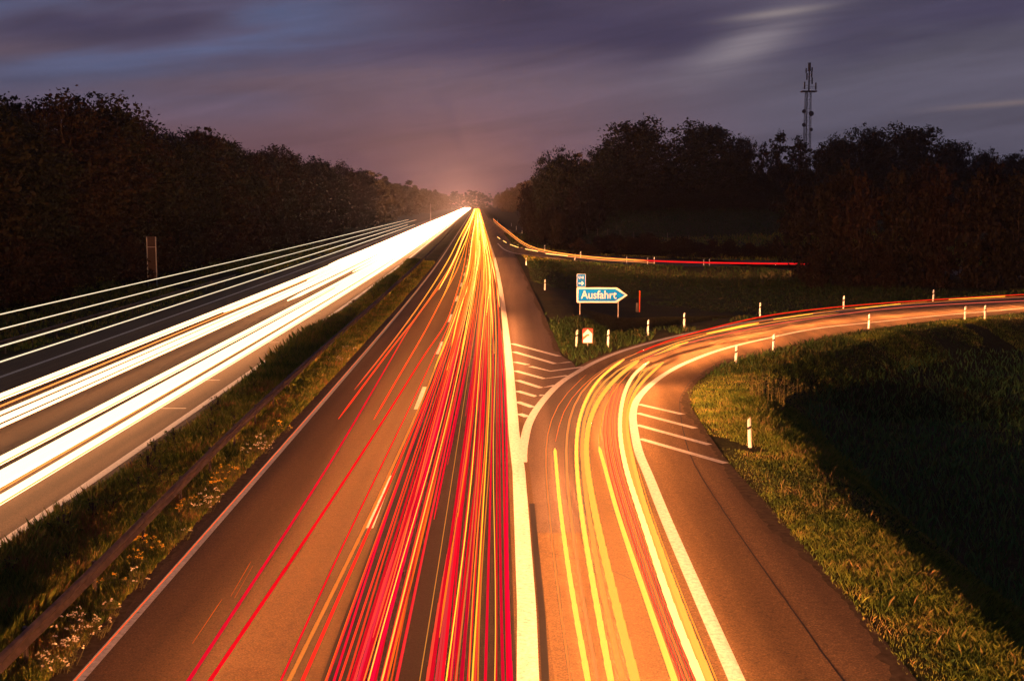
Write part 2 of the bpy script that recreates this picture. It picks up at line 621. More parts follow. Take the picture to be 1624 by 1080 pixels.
# ------------------------------------------------------------------ ground sheet
gx = np.concatenate([-geo(62, 900, 14)[::-1], np.arange(-60, 60, 1.0), np.arange(60, 140, 2.0), geo(142, 900, 14)])
gy = np.concatenate([np.linspace(-60, 8, 8), np.arange(10, 130, 1.0), np.arange(130, 300, 2.0), geo(302, 2300, 46)])
GX, GY = np.meshgrid(gx, gy)
GZ = terrain(GX.ravel(), GY.ravel()).reshape(GX.shape)
nx, ny = len(gx), len(gy)
ii = (np.arange(ny - 1)[:, None] * nx + np.arange(nx - 1)[None]).ravel()
ground = link('ground', mesh('ground', np.stack([GX.ravel(), GY.ravel(), GZ.ravel()], 1),
                             np.stack([ii, ii + 1, ii + nx + 1, ii + nx], 1), M_ground, smooth=True))
tag(ground, 'dark rough meadow and verge ground around the motorway and ramps', kind='structure')


def ground_z(x, y):
    """bilinear height of the ground sheet"""
    x = np.atleast_1d(np.asarray(x, float)); y = np.atleast_1d(np.asarray(y, float))
    i = np.clip(np.searchsorted(gx, x) - 1, 0, nx - 2); j = np.clip(np.searchsorted(gy, y) - 1, 0, ny - 2)
    u = (x - gx[i]) / (gx[i + 1] - gx[i]); v = (y - gy[j]) / (gy[j + 1] - gy[j])
    return (GZ[j, i] * (1 - u) * (1 - v) + GZ[j, i + 1] * u * (1 - v) + GZ[j + 1, i] * (1 - u) * v + GZ[j + 1, i + 1] * u * v)


def on_ground(px, py):
    """where the sight line through a pixel meets the ground"""
    d = ray(px, py)
    t = np.concatenate([np.arange(8, 130, .1), np.arange(130, 700, .5)])
    z = HC + d[2] * t
    g = ground_z(d[0] * t, d[1] * t)
    k = np.argmax(z <= np.maximum(g, -5))
    return np.array([d[0] * t[k], d[1] * t[k], max(g[k], -5)])


# ------------------------------------------------------------------ roads
def strip(l0, l1, ys, z, m, name, parent=None, kind=None):
    ys = np.asarray(ys)
    a = l0(ys) if callable(l0) else np.full(len(ys), l0)
    b = l1(ys) if callable(l1) else np.full(len(ys), l1)
    c = cx(ys)
    n = len(ys)
    v = np.concatenate([np.stack([a + c, ys, np.full(n, z)], 1), np.stack([b + c, ys, np.full(n, z)], 1)])
    i = np.arange(n - 1)
    o = link(name, mesh(name, v, np.stack([i, i + n, i + n + 1, i + 1], 1), m), parent)
    if kind: o['kind'] = kind
    return o


def ribbon(A, B, z, m, name, parent=None, n=None, kind=None):
    n = n or max(len(A), len(B))
    A, B = resample(A, n), resample(B, n)
    A[:, 2] = z; B[:, 2] = z
    i = np.arange(n - 1)
    o = link(name, mesh(name, np.concatenate([A, B]), np.stack([i, i + n, i + n + 1, i + 1], 1), m), parent)
    if kind: o['kind'] = kind
    return o


def line(P, w, z, m, name, parent, step=None):
    P = np.asarray(P, float)
    A, B = offset(P, -w / 2), offset(P, w / 2)
    A[:, 2] = z; B[:, 2] = z
    n = len(P); i = np.arange(n - 1)
    return link(name, mesh(name, np.concatenate([A, B]), np.stack([i, i + n, i + n + 1, i + 1], 1), m), parent)


road_left = strip(RL_L, RL_R, YS, .0, M_road_l, 'oncoming_carriageway', kind='structure')
road_right = strip(RR_L, RR_R, YS, .0, M_road_r, 'outbound_carriageway', kind='structure')
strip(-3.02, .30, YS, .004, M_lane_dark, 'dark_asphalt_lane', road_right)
tag(road_left, 'wide brown asphalt carriageway under the white headlight trails')
tag(road_right, 'two lane asphalt carriageway under the red tail light trails')
shoulder = ribbon(sh_near, sh_edge, -.004, M_shoulder, 'hard_shoulder', kind='structure')
strip(.5, sh_l, np.concatenate([[sh_edge[-1][1] - 1], sh_far_y]), -.006, M_shoulder, 'far_shoulder', shoulder)
tag(shoulder, 'dark hard shoulder tapering between white edge line and grass')
nr = 150
ramp_o = ribbon(ramp_edge_L, ramp_edge_R, -.010, M_ramp, 'exit_ramp', n=nr, kind='structure')
tag(ramp_o, 'orange lit exit ramp curving away to the right')
ramp2 = ribbon(r2_lo, r2_hi, -.014, M_ramp, 'entry_ramp', n=90, kind='structure')
tag(ramp2, 'far slip road joining the motorway below the wooded bank')

# painted lines
yl = np.concatenate([np.linspace(-20, 10, 5)[:-1], geo(10, 1500, 70)])
strip(-7.23, -7.03, yl, .008, M_paint, 'edge_line', road_right)
LC = lambda y: np.interp(y, [10, 15, 24, 37, 43, 60, 1500], [.34, .40, .56, .62, .56, .60, .60])
strip(lambda y: LC(y) - .19, lambda y: LC(y) + .19, np.concatenate([np.linspace(-20, 60, 60), geo(62, 1500, 50)]), .0085, M_paint, 'edge_line', road_right)
strip(-11.97, -11.70, yl, .008, M_paint, 'edge_line', road_left)
strip(-23.25, -23.0, yl, .008, M_paint, 'edge_line', road_left)
y0 = 30.4 - 36
k = 0
while y0 < 460:
    strip(-3.30, -3.12, np.array([y0, y0 + 3, y0 + 6]), .009, M_paint, 'lane_dash', road_right)
    for ll in (-15.5, -19.3):
        strip(ll - .08, ll + .08, np.array([y0 + 4, y0 + 7, y0 + 10]), .008, M_paint, 'lane_dash', road_left)
    y0 += 18
for yj, la, lb in ((27.4, -14.1, -12.9), (48.6, -13.4, -12.3), (56.5, -13.9, -12.7), (72, -14.0, -12.6), (91, -14.4, -12.8), (118, -14.4, -12.8), (150, -14.5, -12.8)):
    strip(la, lb, np.array([yj, yj + .09]), .007, M_joint_pale, 'transverse_joint', road_left)
i0 = int(np.argmin(abs(ramp_line_L[:, 1] - 38)))
line(ramp_line_L[i0:], .30, .001, M_paint, 'edge_line', ramp_o)
line(ramp_line_R, .29, .001, M_paint, 'edge_line', ramp_o)
for P in ([(812, 545), (887, 565)], [(815, 558), (881, 577), (904.5, 574)], [(816, 574), (837, 578.5)], [(841, 581), (873, 588.6), (932, 581)],
          [(817, 588), (863, 600.5), (900.6, 595.5)], [(820, 603), (858, 615), (881, 611)], [(820, 620), (851, 629), (861, 626)],
          [(820, 637), (846, 646)], [(823, 656), (837, 661)]):
    line(np.array(uns(P)), .30, .003, M_paint, 'hatch_bar', shoulder)
for P in ([(1013, 641), (1083, 657)], [(1011, 655), (1103, 679)], [(1009.5, 673.5), (1125, 705)], [(1014.6, 695.5), (1151, 734.5)]):
    line(np.array(uns(P)), .26, .002, M_paint, 'hatch_bar', ramp_o)
seam = uns([(1400, 1150), (1337, 1077), (1261, 972), (1151, 815), (1094, 719), (1078, 644), (1084, 622), (1101, 600), (1143, 576), (1239, 549)])
seam = catmull(seam, .5)
seam[:, :2] += np.stack([.004 * np.sin(seam[:, 1] * 3.1) + .004 * np.sin(seam[:, 1] * 7.7), 0 * seam[:, 1]], 1)
line(seam, .035, -.005, M_joint, 'joint_seam', ramp_o)
line(catmull(uns([(848, 872), (900, 882), (960, 900), (1010, 922)]), .4), .03, -.004, M_joint, 'crack', ramp_o)
line(np.array([road_pt(LC(y) + .30, y) for y in np.linspace(-8, 33, 40)]), .13, .0035, M_joint, 'joint_seam', ramp_o)
# pale edge line of the far slip road
line(offset(r2_lo, -.9), .28, -.005, M_paint, 'edge_line', ramp2)


M_dirt = plain('edge_dirt', (.075, .055, .032), .95, .1, var=.5, scale=5)


def dirt_edge(P, side, w0, w1, z, parent):
    """ragged strip of soil and grit along a pavement edge"""
    P = resample(P, int(np.linalg.norm(np.diff(P, axis=0), axis=1).sum() / .22))
    w = w0 + (w1 - w0) * np.clip(.5 + .45 * wob(P[:, 0] * 7, P[:, 1] * 7) + rng.normal(0, .18, len(P)), 0, 1.3)
    N_ = offset(P, 1.0) - P
    A = P + N_ * (side * .12); B = P - N_ * (side * w[:, None])
    A[:, 2] = z; B[:, 2] = z
    n_ = len(P); i = np.arange(n_ - 1)
    link('edge_dirt', mesh('edge_dirt', np.concatenate([A, B]), np.stack([i, i + n_, i + n_ + 1, i + 1], 1), M_dirt), parent)


dirt_edge(ramp_edge_R[(ramp_edge_R[:, 1] > 5)], 1, .02, .30, -.004, ramp_o)
dirt_edge(np.array([road_pt(RR_L, y) for y in np.linspace(6, 120, 200)]), -1, .02, .22, .004, road_right)
dirt_edge(np.array([road_pt(RL_R, y) for y in np.linspace(6, 120, 200)]), 1, .02, .25, .004, road_left)
dirt_edge(sh_edge[sh_edge[:, 1] > 67], 1, .02, .30, .001, shoulder)

# ------------------------------------------------------------------ guard rails
PROF = [(0, .43), (.05, .46), (.08, .50), (.05, .55), (.02, .59), (.05, .63), (.08, .68), (.05, .73), (0, .75), (-.02, .745), (.0, .68), (-.02, .59), (.0, .50), (-.02, .435)]


def guard_rail(path, label, side=1, spacing=4.0):
    P = resample(path, max(20, int(len(path))))
    t = np.gradient(P, axis=0); t[:, 2] = 0; t /= np.linalg.norm(t, axis=1)[:, None]
    n = np.stack([t[:, 1], -t[:, 0], 0 * t[:, 0]], 1) * side
    root = empty('guard_rail', P[0] * (1, 1, 0))
    mb = MB()
    off = P[0] * (1, 1, 0)
    mb.loft([[p - off + nn * a + np.array([0, 0, b]) for a, b in PROF] for p, nn in zip(P, n)])
    link('beam', mb.mesh('rail_beam', M_steel), root)
    pm = MB().box((0, 0, .3), (.055, .1, .9)).mesh('rail_post', M_steel)
    s = np.concatenate([[0], np.cumsum(np.linalg.norm(np.diff(P, axis=0), axis=1))])
    for u in np.arange(1, s[-1], spacing):
        p = np.array([np.interp(u, s, P[:, k]) for k in range(3)]); nn = n[np.searchsorted(s, u) - 1]
        link('post', pm, root, (*(p - off - nn * .07)[:2], p[2]))
        if u > 150: break
    tag(root, label, 'guard rail')
    return root


med = [(-8.1, 4), (-8.13, 20), (-8.4, 30), (-8.8, 45), (-9.0, 70), (-9.05, 111), (-9.1, 200), (-9.2, 420)]
guard_rail(catmull([road_pt(l, y) for l, y in med], 3.0), 'steel guard rail running through the weedy central reservation', 1)
guard_rail(catmull([road_pt(-26.5, y) for y in (30, 60, 90, 128)], 3.0), 'steel guard rail between oncoming carriageway and dark left wood', 1)

# ------------------------------------------------------------------ light trails
def resp(P, near=2.0, far=.07):
    """segments that grow with distance"""
    P = np.asarray(P, float)
    s = np.concatenate([[0], np.cumsum(np.linalg.norm(np.diff(P, axis=0), axis=1))])
    u = [0.0]
    while u[-1] < s[-1]:
        y = max(8, np.interp(u[-1], s, P[:, 1]))
        u.append(min(s[-1], u[-1] + max(near, y * (far if y < 180 else .07))))
    if len(u) > 2 and u[-1] - u[-2] < .3: u.pop(-2)
    return np.stack([np.interp(u, s, P[:, k]) for k in range(3)], 1)


def trail(P, r, colf, label, group=None, cat='light trail', caps=None, under=None, capmin=-99, rz=None, n=6, grow=0.0, taper=True, near=2.0):
    P = resp(P, near, .018 if caps else .07)
    rz = rz or r
    t = np.gradient(P, axis=0); t /= np.linalg.norm(t, axis=1)[:, None]
    sd = np.stack([t[:, 1], -t[:, 0], 0 * t[:, 0]], 1); sd /= np.linalg.norm(sd, axis=1)[:, None]
    up = np.cross(sd, t)
    rings, cols, capf = [], [], {}
    caplist = [] if not caps else ([m for _, m in caps] if isinstance(caps, list) else [caps])
    capy = [y for y, _ in caps] if isinstance(caps, list) else [-99]
    org = P[0] * (1, 1, 0)
    ang = (np.arange(n) + .5) * 2 * math.pi / n
    last = 0
    for i, p in enumerate(P):
        e = 1.0
        if taper and i in (0, len(P) - 1): e = .35
        g = e * (1 + grow * max(0, p[1] - 40) / 100)
        c = colf(p)
        ring = lambda f, q: [q - org + sd[i] * math.cos(a) * r * f * g + up[i] * math.sin(a) * rz * f * g for a in ang]
        if caps and 0 < i < len(P) - 1 and p[1] > capmin:
            rings.append(ring(1.0, p)); cols.append(c)
            capf[len(rings) - 1] = 1 + max(k for k, y in enumerate(capy) if p[1] > y or k == 0)
            rings.append(ring(.84, p + t[i] * .0006)); cols.append(c)
        else:
            rings.append(ring(1.0, p)); cols.append(c)
    v = np.concatenate([np.array(q) for q in rings])
    faces, idx = [], []
    for k in range(len(rings) - 1):
        for a in range(n):
            b = (a + 1) % n
            faces.append((k * n + b, k * n + a, (k + 1) * n + a, (k + 1) * n + b))
            idx.append(capf.get(k, 0))
    m0 = len(rings) - 1
    faces.append(tuple(range(n))); idx.append(0)
    faces.append(tuple(m0 * n + a for a in range(n - 1, -1, -1))); idx.append(0)
    me = mesh('light_trail', v, faces, [M_glow if under is not None else M_glow_dim] + caplist, idx)
    at = me.attributes.new('glow', 'FLOAT_COLOR', 'POINT')
    arr = np.repeat(np.array([(*c, 1.0) for c in cols], np.float32), n, axis=0)
    if under is not None:                       # dipped headlamps throw their light down on the road
        wd = np.tile(np.clip(-np.sin(ang), 0, 1) ** 3, len(rings))[:, None]
        gain = np.repeat(np.array([1 + 5 * float(sstep(math.log(max(q[0][1] + org[1], 1)), math.log(130), math.log(600))) for q in rings]), n)[:, None]
        arr[:, :3] = arr[:, :3] * (1 - wd) * (1 + (gain - 1) * 1.1) + np.array(under, np.float32) * wd * gain
    at.data.foreach_set('color', arr.ravel())
    o = link('light_trail', me, None, tuple(org))
    tag(o, label, cat, group)
    return o


def lanes(l, ya, yb, z=.8, wander=0, n=46, drift=0.0):
    ys = geo(max(ya, 1), yb, n)
    if ya < 0: ys = np.concatenate([np.arange(ya, 1, 3.0), ys]); n = len(ys)
    ph, f = random.uniform(0, 6.28), random.uniform(.8, 2.0)
    lw = np.log(np.maximum(ys, 1) / 10 + .5)
    ll = l + wander * np.sin(f * 3 * lw + ph) + drift * sstep(ys, 40, 200)
    return np.stack([ll + cx(ys), ys, np.full(n, z)], 1)


HEAD = np.array((1.3, .50, .20))
def soften(P, win=3.0, step=.5):
    P = np.asarray(P); n_ = max(8, int(np.linalg.norm(np.diff(P, axis=0), axis=1).sum() / step))
    Q = resample(P, n_)
    k = int(win / step)
    if n_ < 3 * k: return Q
    for _ in range(3):
        pad = np.concatenate([2 * Q[0] - Q[k:0:-1], Q, 2 * Q[-1] - Q[-2:-k - 2:-1]])
        c = np.cumsum(np.concatenate([np.zeros((1, 3)), pad]), axis=0)
        Q = (c[2 * k + 1:] - c[:-2 * k - 1]) / (2 * k + 1)
    return Q


def const(c):
    return lambda p: c


def head(s, far=None):
    return lambda p: tuple(np.array((2.6, 1.75, .95)) * (1 - sstep(p[1], 120, 350)) + np.array((4.4, 1.8, .95)) * sstep(p[1], 120, 350))


tints = []


def tailc(kind, s=1.0):
    near = {'red': (1.0, .004, .024), 'pink': (1.2, .05, .028), 'orange': (1.2, .16, .02), 'yellow': (1.9, .62, .05), 'gold': (.62, .27, .05)}[kind]
    far = {'red': (2.0, .42, .03), 'pink': (2.2, .60, .05), 'orange': (3.2, 1.2, .10), 'yellow': (5, 2.2, .4), 'gold': (2.4, 1.0, .12)}[kind]
    near, far = np.array(near), np.array(far)
    tint = random.Random(int(s * 1e6) % 9973 + len(tints)); tints.append(0)
    near = near * np.array((tint.uniform(.6, 1.12), tint.uniform(.4, 1.5), tint.uniform(.5, 1.8)))
    def f(p):
        w = float(sstep(math.log(max(p[1], 10)), math.log(42), math.log(300)))
        w2 = float(sstep(p[1], 170, 600))
        c = near * (1 - w) + far * w
        return tuple(c * s * (1 + 1.5 * w2))
    return f


G_head = 'white headlight trails on the oncoming carriageway'
for l, r, s, lab in ((-19.1, .12, 11, 'leftmost broad white headlight trail with orange fringe on oncoming carriageway'),
                     (-18.25, .03, 2.2, 'thin orange trail between the broad white headlight trails'),
                     (-17.65, .055, 9, 'narrow white trail beside the thin orange one'),
                     (-17.1, .09, 11, 'white headlight trail in the middle lane bundle'),
                     (-16.6, .05, 9, 'narrow white trail bordering the bare asphalt gap'),
                     (-14.4, .12, 12, 'broad white trail just below the bare asphalt gap'),
                     (-13.62, .13, 12, 'upper half of the broadest white headlight band'),
                     (-13.28, .13, 12, 'lower half of the broadest white headlight band'),
                     (-12.5, .12, 12, 'white headlight trail nearest the central reservation')):
    trail(lanes(l, 3, 1700, .65, .0, n=60), r * 1.12, head(s) if s > 5 else const((1.7, .5, .1)), lab, G_head, grow=.45, under=HEAD * s * 1.1 if s > 5 else None)
for l, lab in ((-19.245, 'orange fringe left of the leftmost broad white trail'), (-18.965, 'orange fringe right of the leftmost broad white trail'), (-14.545, 'orange fringe above the trail below the asphalt gap'),
               (-14.255, 'orange fringe below the trail under the asphalt gap'), (-12.645, 'orange fringe above the trail nearest the reservation'), (-12.36, 'orange fringe below the trail nearest the reservation')):
    trail(lanes(l, 3, 300, .64, 0, n=50), .022, const((1.5, .52, .12)), lab, G_head)
trail(lanes(-13.0, 14, 600, .62, .03), .022, lambda p: (1.6, .5, .1), 'thin orange trail under the broadest white headlight band', G_head)
for l, ya in ((-18.6, 85), (-15.9, 95), (-18.0, 120), (-15.2, 135), (-14.0, 110), (-19.6, 150), (-16.2, 180), (-14.8, 210)):
    trail(lanes(l, ya, 1700, .65, .05), .12, head(10), 'white headlight trail merging into the bright mass in the distance', G_head, grow=.30, under=HEAD * 9)
truck = lambda p: tuple(np.array((1.25, .98, .62)) * (1 + .8 * float(sstep(p[1], 100, 300))))
for (y_at0, z, lab, r) in ((498.7, 2.5, 'uppermost thin pale trail in front of the left wood', .030), (522.3, 2.4, 'second thin pale trail, just above the left guard rail', .028),
                           (549.5, .85, 'third thin pale trail, just below the left guard rail', .040), (574, .8, 'lowest thin pale trail beside the dark left shoulder', .036)):
    p = un(0, y_at0, z)
    trail(lanes(p[0] - float(cx(p[1])), 30, 420, z), r, truck, lab, 'thin pale lorry light trails on the left')

# ---- outbound, left lane: measured paths
G_tail = 'tail light trails of the outbound carriageway'


def far_join(P, l_end, z, yend=1500):
    """carry a measured path on along the road to the distance"""
    last = P[-1]
    l0 = last[0] - float(cx(last[1]))
    ys = geo(last[1] * 1.25, yend, 22)
    w = sstep(ys, last[1], last[1] * 3)
    ll = l0 * (1 - w) + l_end * w
    return list(P) + [np.array([a + float(cx(y)), y, z]) for a, y in zip(ll, ys)]


Z = .82
meas = [
    ([(537, 664), (623, 549.6), (672, 487), (711, 428)], .032, 'pink', -5.3, 'red trail ending bluntly on the left lane, left of the pair'),
    ([(593, 665), (633, 596), (675, 524), (698, 479.6), (724, 430)], .030, 'pink', -4.0, 'red trail ending bluntly on the left lane, right of the pair'),
    ([(270, 1124), (298, 1080), (380, 955.6), (481, 802.6), (545, 699), (623, 565), (659, 505.6), (711, 435.6)], .026, 'red', -5.0, 'long bright red trail farthest left over the left lane'),
    ([(300, 1124), (332, 1080), (380, 1010), (520, 802.6), (587, 699), (633, 627), (680, 552), (706, 516)], .028, 'red', -3.6, 'long pinkish red trail running beside the farthest left one'),
    ([(425, 1124), (445, 1080), (504, 945), (574, 802.6), (624, 699), (659, 627), (693, 555), (719, 498)], .016, 'red', -3.3, 'thin red trail crossing towards the lane dashes'),
    ([(435, 1124), (455, 1080), (535.6, 924), (595, 802.6), (641, 699), (680, 612), (711, 524)], .028, 'orange', -2.9, 'orange red trail that brushes the nearest lane dash'),
    ([(460, 1124), (478.5, 1080), (546, 924), (600, 810), (650, 690), (690, 600), (720, 520)], .030, 'pink', -2.6, 'wide salmon red trail just left of the dark asphalt lane'),
]
for P, r, kd, le, lab in meas:
    W_ = uns(P, Z)
    long_ = lab.startswith('long') or 'brushes' in lab
    if long_:
        d_ = (W_[0] - W_[2]) / np.linalg.norm(W_[0] - W_[2])
        d_ = d_ * .35 + np.array([0, -1, 0]) * .65
        W_ = [W_[0] + d_ * q for q in (48, 30, 12)] + W_
    trail(soften(catmull(far_join(W_, le, Z), 1.2), 4, 1.0), r * (1.2 if long_ else 1), tailc(kd, 1.0), lab, G_tail, grow=.2, near=1.1 if long_ else 1.2, caps=M_beam_left if long_ else None)
trail(lanes(-6.97, 6, 420, .25, 0), .013, lambda p: (1.1, .10 + .003 * min(p[1], 100), .03), 'thin red trail hugging the left white edge line', G_tail, near=1.5)
# dashed orange flicker marks on the left lane
for P, lab in (([(305, 1020), (352, 950)], 'faint orange flicker streak near the bottom of the left lane'),
               ([(366, 945), (398, 890)], 'faint orange flicker streak higher on the left lane'),
               ([(372, 948), (401, 897)], 'faint orange flicker streak just right of the higher one')):
    trail(catmull(uns(P, .5), 1), .007, lambda p: (.62, .16, .02), lab, G_tail)
# ---- outbound, right lane: the dense bundle, cars in pairs
CAPPED = (1, 5, 9, 13)
kinds = ['red', 'pink', 'red', 'red', 'orange', 'red', 'pink', 'yellow', 'red', 'red', 'pink', 'red', 'orange', 'red', 'pink', 'red']
lab_bundle = 'tail light trail in the dense red and yellow bundle over the dark right lane'
nb = 0
for i, kd in enumerate(kinds):
    c = -1.32 + random.uniform(-.36, .36)
    half = random.uniform(.52, .72)
    z = random.choice((.7, .78, .85, .95))
    ya = 8 if random.random() < .85 else random.uniform(16, 30)
    if i in CAPPED: ya = -40
    wdr = random.uniform(.01, .09); dr = random.uniform(-.3, .3)
    st_ = random.getstate()
    for sgn in (-1, 1):
        random.setstate(st_)
        P = lanes(c + sgn * half, ya, 1500, z, wdr, drift=dr)
        r = {'red': .034, 'pink': .03, 'orange': .018, 'yellow': .012}[kd] * (.6 + .6 * ((i * 7) % 5) / 4)
        cap = M_beam_main if i in CAPPED else None
        trail(P, r * (1.25 if cap else 1), tailc(kd), lab_bundle, 'dense tail light bundle', caps=cap, near=1.6, grow=.8)
        nb += 1
    random.setstate(st_); random.random(); random.random()
for l, kd, r in ((-2.55, 'orange', .012), (-2.5, 'red', .02), (-2.05, 'yellow', .008), (-1.9, 'yellow', .009), (-1.62, 'orange', .014), (-.75, 'yellow', .011),
                 (-.42, 'yellow', .009), (-.1, 'yellow', .010), (.08, 'red', .03), (.22, 'red', .034), (-.28, 'orange', .014), (-.62, 'orange', .015)):
    cp = l > .05
    trail(lanes(l, -40 if cp else 8, 1500, .95, .05, drift=random.uniform(-.2, .2)), r, tailc(kd), lab_bundle, 'dense tail light bundle', caps=M_beam_edge if cp else None, grow=.8, near=1.2)
for l, kd, r in ((-2.66, 'red', .022), (-2.42, 'pink', .018), (-2.22, 'red', .026), (-2.0, 'red', .020), (-1.80, 'red', .028), (-1.55, 'pink', .016), (-1.04, 'red', .024), (-.90, 'pink', .030), (-.74, 'red', .034),
                 (-.56, 'red', .022), (-.38, 'pink', .030), (-.20, 'red', .026), (-.04, 'red', .020), (.14, 'red', .026)):
    zz = random.uniform(.7, .95); dr = random.uniform(-.25, .25)
    P = lanes(l, 8, 1500, zz, 0, drift=dr)
    trail(P, r, tailc(kd), lab_bundle, 'dense tail light bundle', grow=.7)
    if r > .027:
        trail(P + np.array([0, 0, r]), r * .35, tailc('orange'), 'fine orange thread on top of a red trail in the bundle', 'orange threads of the tail light bundle', grow=.7)
for l, ya in ((-1.38, 34), (-1.12, 42), (-1.27, 55), (-1.45, 28)):
    trail(lanes(l, ya, 1500, .85, .03), .024, tailc('red'), lab_bundle, 'dense tail light bundle', grow=.7)
trail(lanes(-1.22, 10, 900, .9, .03), .008, tailc('gold'), 'single thin gold trail in the dark gap of the bundle', G_tail)
for l, kd in ((-2.75, 'yellow'), (-2.3, 'yellow'), (-1.7, 'yellow'), (-1.1, 'yellow'), (-.5, 'yellow'), (-.9, 'orange'), (-.2, 'yellow'), (.1, 'yellow'), (-4.2, 'orange'), (-4.9, 'yellow'), (-5.6, 'orange')):
    ya = random.uniform(45, 120)
    trail(lanes(l, ya, 1500, .85, .16, drift=random.uniform(-.3, .3)), .026, tailc(kd), 'yellow tail light trail weaving into the bundle far up the road', G_tail, grow=.7)

# ---- exit ramp
G_ramp = 'light trails on the exit ramp'
YEL = (2.4, .88, .11); YELW = (3.0, 1.4, .36); ORA = (1.5, .42, .05); REDF = (.9, .10, .03)
low = lambda P: [(P[0][0] + (P[0][0] - P[1][0]) * .35, P[0][1] + (P[0][1] - P[1][1]) * .35)] + P
for P, r, c, lab, cap in (
    ([(933, 1079), (909.6, 955.6), (887.6, 800), (880, 711)], .050, YEL, 'leftmost yellow trail on the exit ramp, starting halfway up', M_beam_ramp),
    ([(969, 1079), (941, 929.6), (920, 800), (913.5, 721.5), (916, 675), (928, 636), (948.5, 602), (972, 581.5), (990, 570)], .057, YEL, 'second yellow trail from the left on the exit ramp', M_beam_ramp),
    ([(1008, 1079), (966.7, 916.7), (940.7, 800), (930, 734), (929, 695.6), (940.7, 649), (966.7, 610), (995, 584), (1013, 572)], .080, (1.9, .62, .08), 'wide amber trail in the middle of the exit ramp', M_beam_ramp),
    ([(1070, 1079), (1021, 937), (974.5, 800), (961.5, 747), (950, 708.5)], .050, YEL, 'yellow trail that starts beside the middle of the ramp bend', None),
    ([(1112, 1079), (1065, 968.5), (1029, 852), (1011, 800), (995, 755), (983.5, 695.6), (983.5, 654), (992.6, 615), (1008, 589), (1029, 573.7)], .068, YELW, 'brightest white yellow trail along the inside of the ramp bend', M_beam_ramp),
    ([(1127, 1079), (1086, 981.5), (1055, 890.7), (1021, 800), (1005.6, 737), (994, 685), (994, 654), (1005.6, 623), (1026, 597), (1052, 575)], .055, (1.9, .62, .08), 'amber yellow trail beside the inner edge line of the ramp', M_beam_ramp),
    ([(1137, 1079), (1090, 965), (1030, 806), (1012, 742)], .010, ORA, 'hair thin orange trail next to the ramp inner line', None),
    ([(1037, 563), (1060, 553), (1091, 542.6)], .065, (2.3, .95, .08), 'short thick yellow dash leaving the ramp bend', None),
    ([(1000, 589), (977, 612.6), (956, 651.5), (951, 685), (950, 706)], .012, ORA, 'thin amber trail above the middle of the ramp bend', None),
    ([(881, 700), (894, 649), (925, 610), (961.5, 581.5), (1000, 562)], .010, (1.1, .25, .05), 'thin reddish trail sweeping up the left of the ramp', None),
    ([(1012, 598), (1016, 588), (1024, 579), (1031, 574)], .012, YEL, 'tiny yellow hook beside the brightest ramp trail', None)):
    Pw = uns(low(P) if P[0][1] > 1000 else P, 1.1 if cap else .8)
    if cap:
        Pw = [Pw[0] * (1, 0, 1) + np.array([0, q, 0]) for q in (-32, -18, -4)] + Pw
    trail(soften(catmull(Pw, .5), 2.2), r, const(c), lab, G_ramp, caps=cap, near=.9, n=8)
for P, r, c, lab, cap in (
    ([(1010, 560), (1060, 540), (1120, 522.5), (1150, 515.5), (1227, 498.6), (1357, 484), (1490, 475), (1624, 467), (1760, 461)], .040, (.95, .03, .008), 'long red trail along the outer edge of the upper ramp', M_beam_upper),
    ([(1020, 570), (1070, 549), (1150, 530), (1239, 512.5), (1339.6, 497.5), (1446, 486), (1624, 477), (1760, 471)], .022, (1.0, .14, .08), 'pinkish red trail along the middle of the upper ramp', M_beam_upper),
    ([(1121, 529), (1150, 523), (1203, 512.5)], .065, (2.3, .95, .08), 'first yellow indicator dash on the upper ramp', None),
    ([(1227, 506.6), (1260, 502), (1289, 497.7)], .065, (2.3, .95, .08), 'second yellow indicator dash on the upper ramp', None),
    ([(1289, 497.7), (1325, 494)], .020, ORA, 'thin orange tail of the second indicator dash', None),
    ([(1357, 489.4), (1390, 485.5), (1428, 482)], .065, (2.3, .95, .08), 'third yellow indicator dash on the upper ramp', None),
    ([(1430, 481.8), (1470, 478)], .018, ORA, 'thin orange tail of the third indicator dash', None),
    ([(1505, 475), (1550, 472), (1594, 470)], .065, (2.3, .95, .08), 'fourth yellow indicator dash near the right border', None)):
    trail(soften(catmull(uns(P, 1.0 if cap else .9), .5), 2.5), r, const(c), lab, G_ramp, caps=cap, near=.9, n=8)
for P, r, c, lab in (
    ([(1120, 1079), (1078, 980), (1040, 870), (1008, 770), (990, 700), (989, 655), (1000, 615), (1030, 582)], .07, (1.3, .48, .07), 'orange band hugging the brightest ramp trail'),
    ([(948, 1079), (922, 940), (903, 800), (897, 715), (902, 665), (920, 622), (955, 588), (1000, 563), (1060, 541)], .035, (1.0, .30, .07), 'dim red band between the two leftmost ramp trails'),
    ([(988, 1079), (953, 930), (931, 800), (922, 715), (925, 668), (940, 628), (968, 594), (1005, 572), (1070, 546)], .055, (1.15, .40, .07), 'dull orange band left of the wide amber trail'),
    ([(905, 1079), (885, 940), (870, 800), (864, 715), (872, 668), (893, 628), (930, 594)], .014, (.9, .27, .06), 'faint red line along the left side of the ramp')):
    trail(soften(catmull(uns(low(P), .72), .5), 2.5), r, const(c), lab, G_ramp, near=.9, n=8, rz=.008)
base_ = soften(catmull(uns(low([(1092, 1079), (1044, 955), (1003, 830), (976, 745), (966, 690), (968, 650), (982, 608)]), .72), .5), 2.5)
for q in range(9):
    trail(offset(base_, -.20 + .05 * q), .013 if q % 2 else .019, const(((1.0, .13, .05), (1.1, .22, .05), (.8, .08, .04))[q % 3]), 'fine red line in the band between two yellow ramp trails', 'fine red lines on the exit ramp', near=.9, n=6, rz=.008)
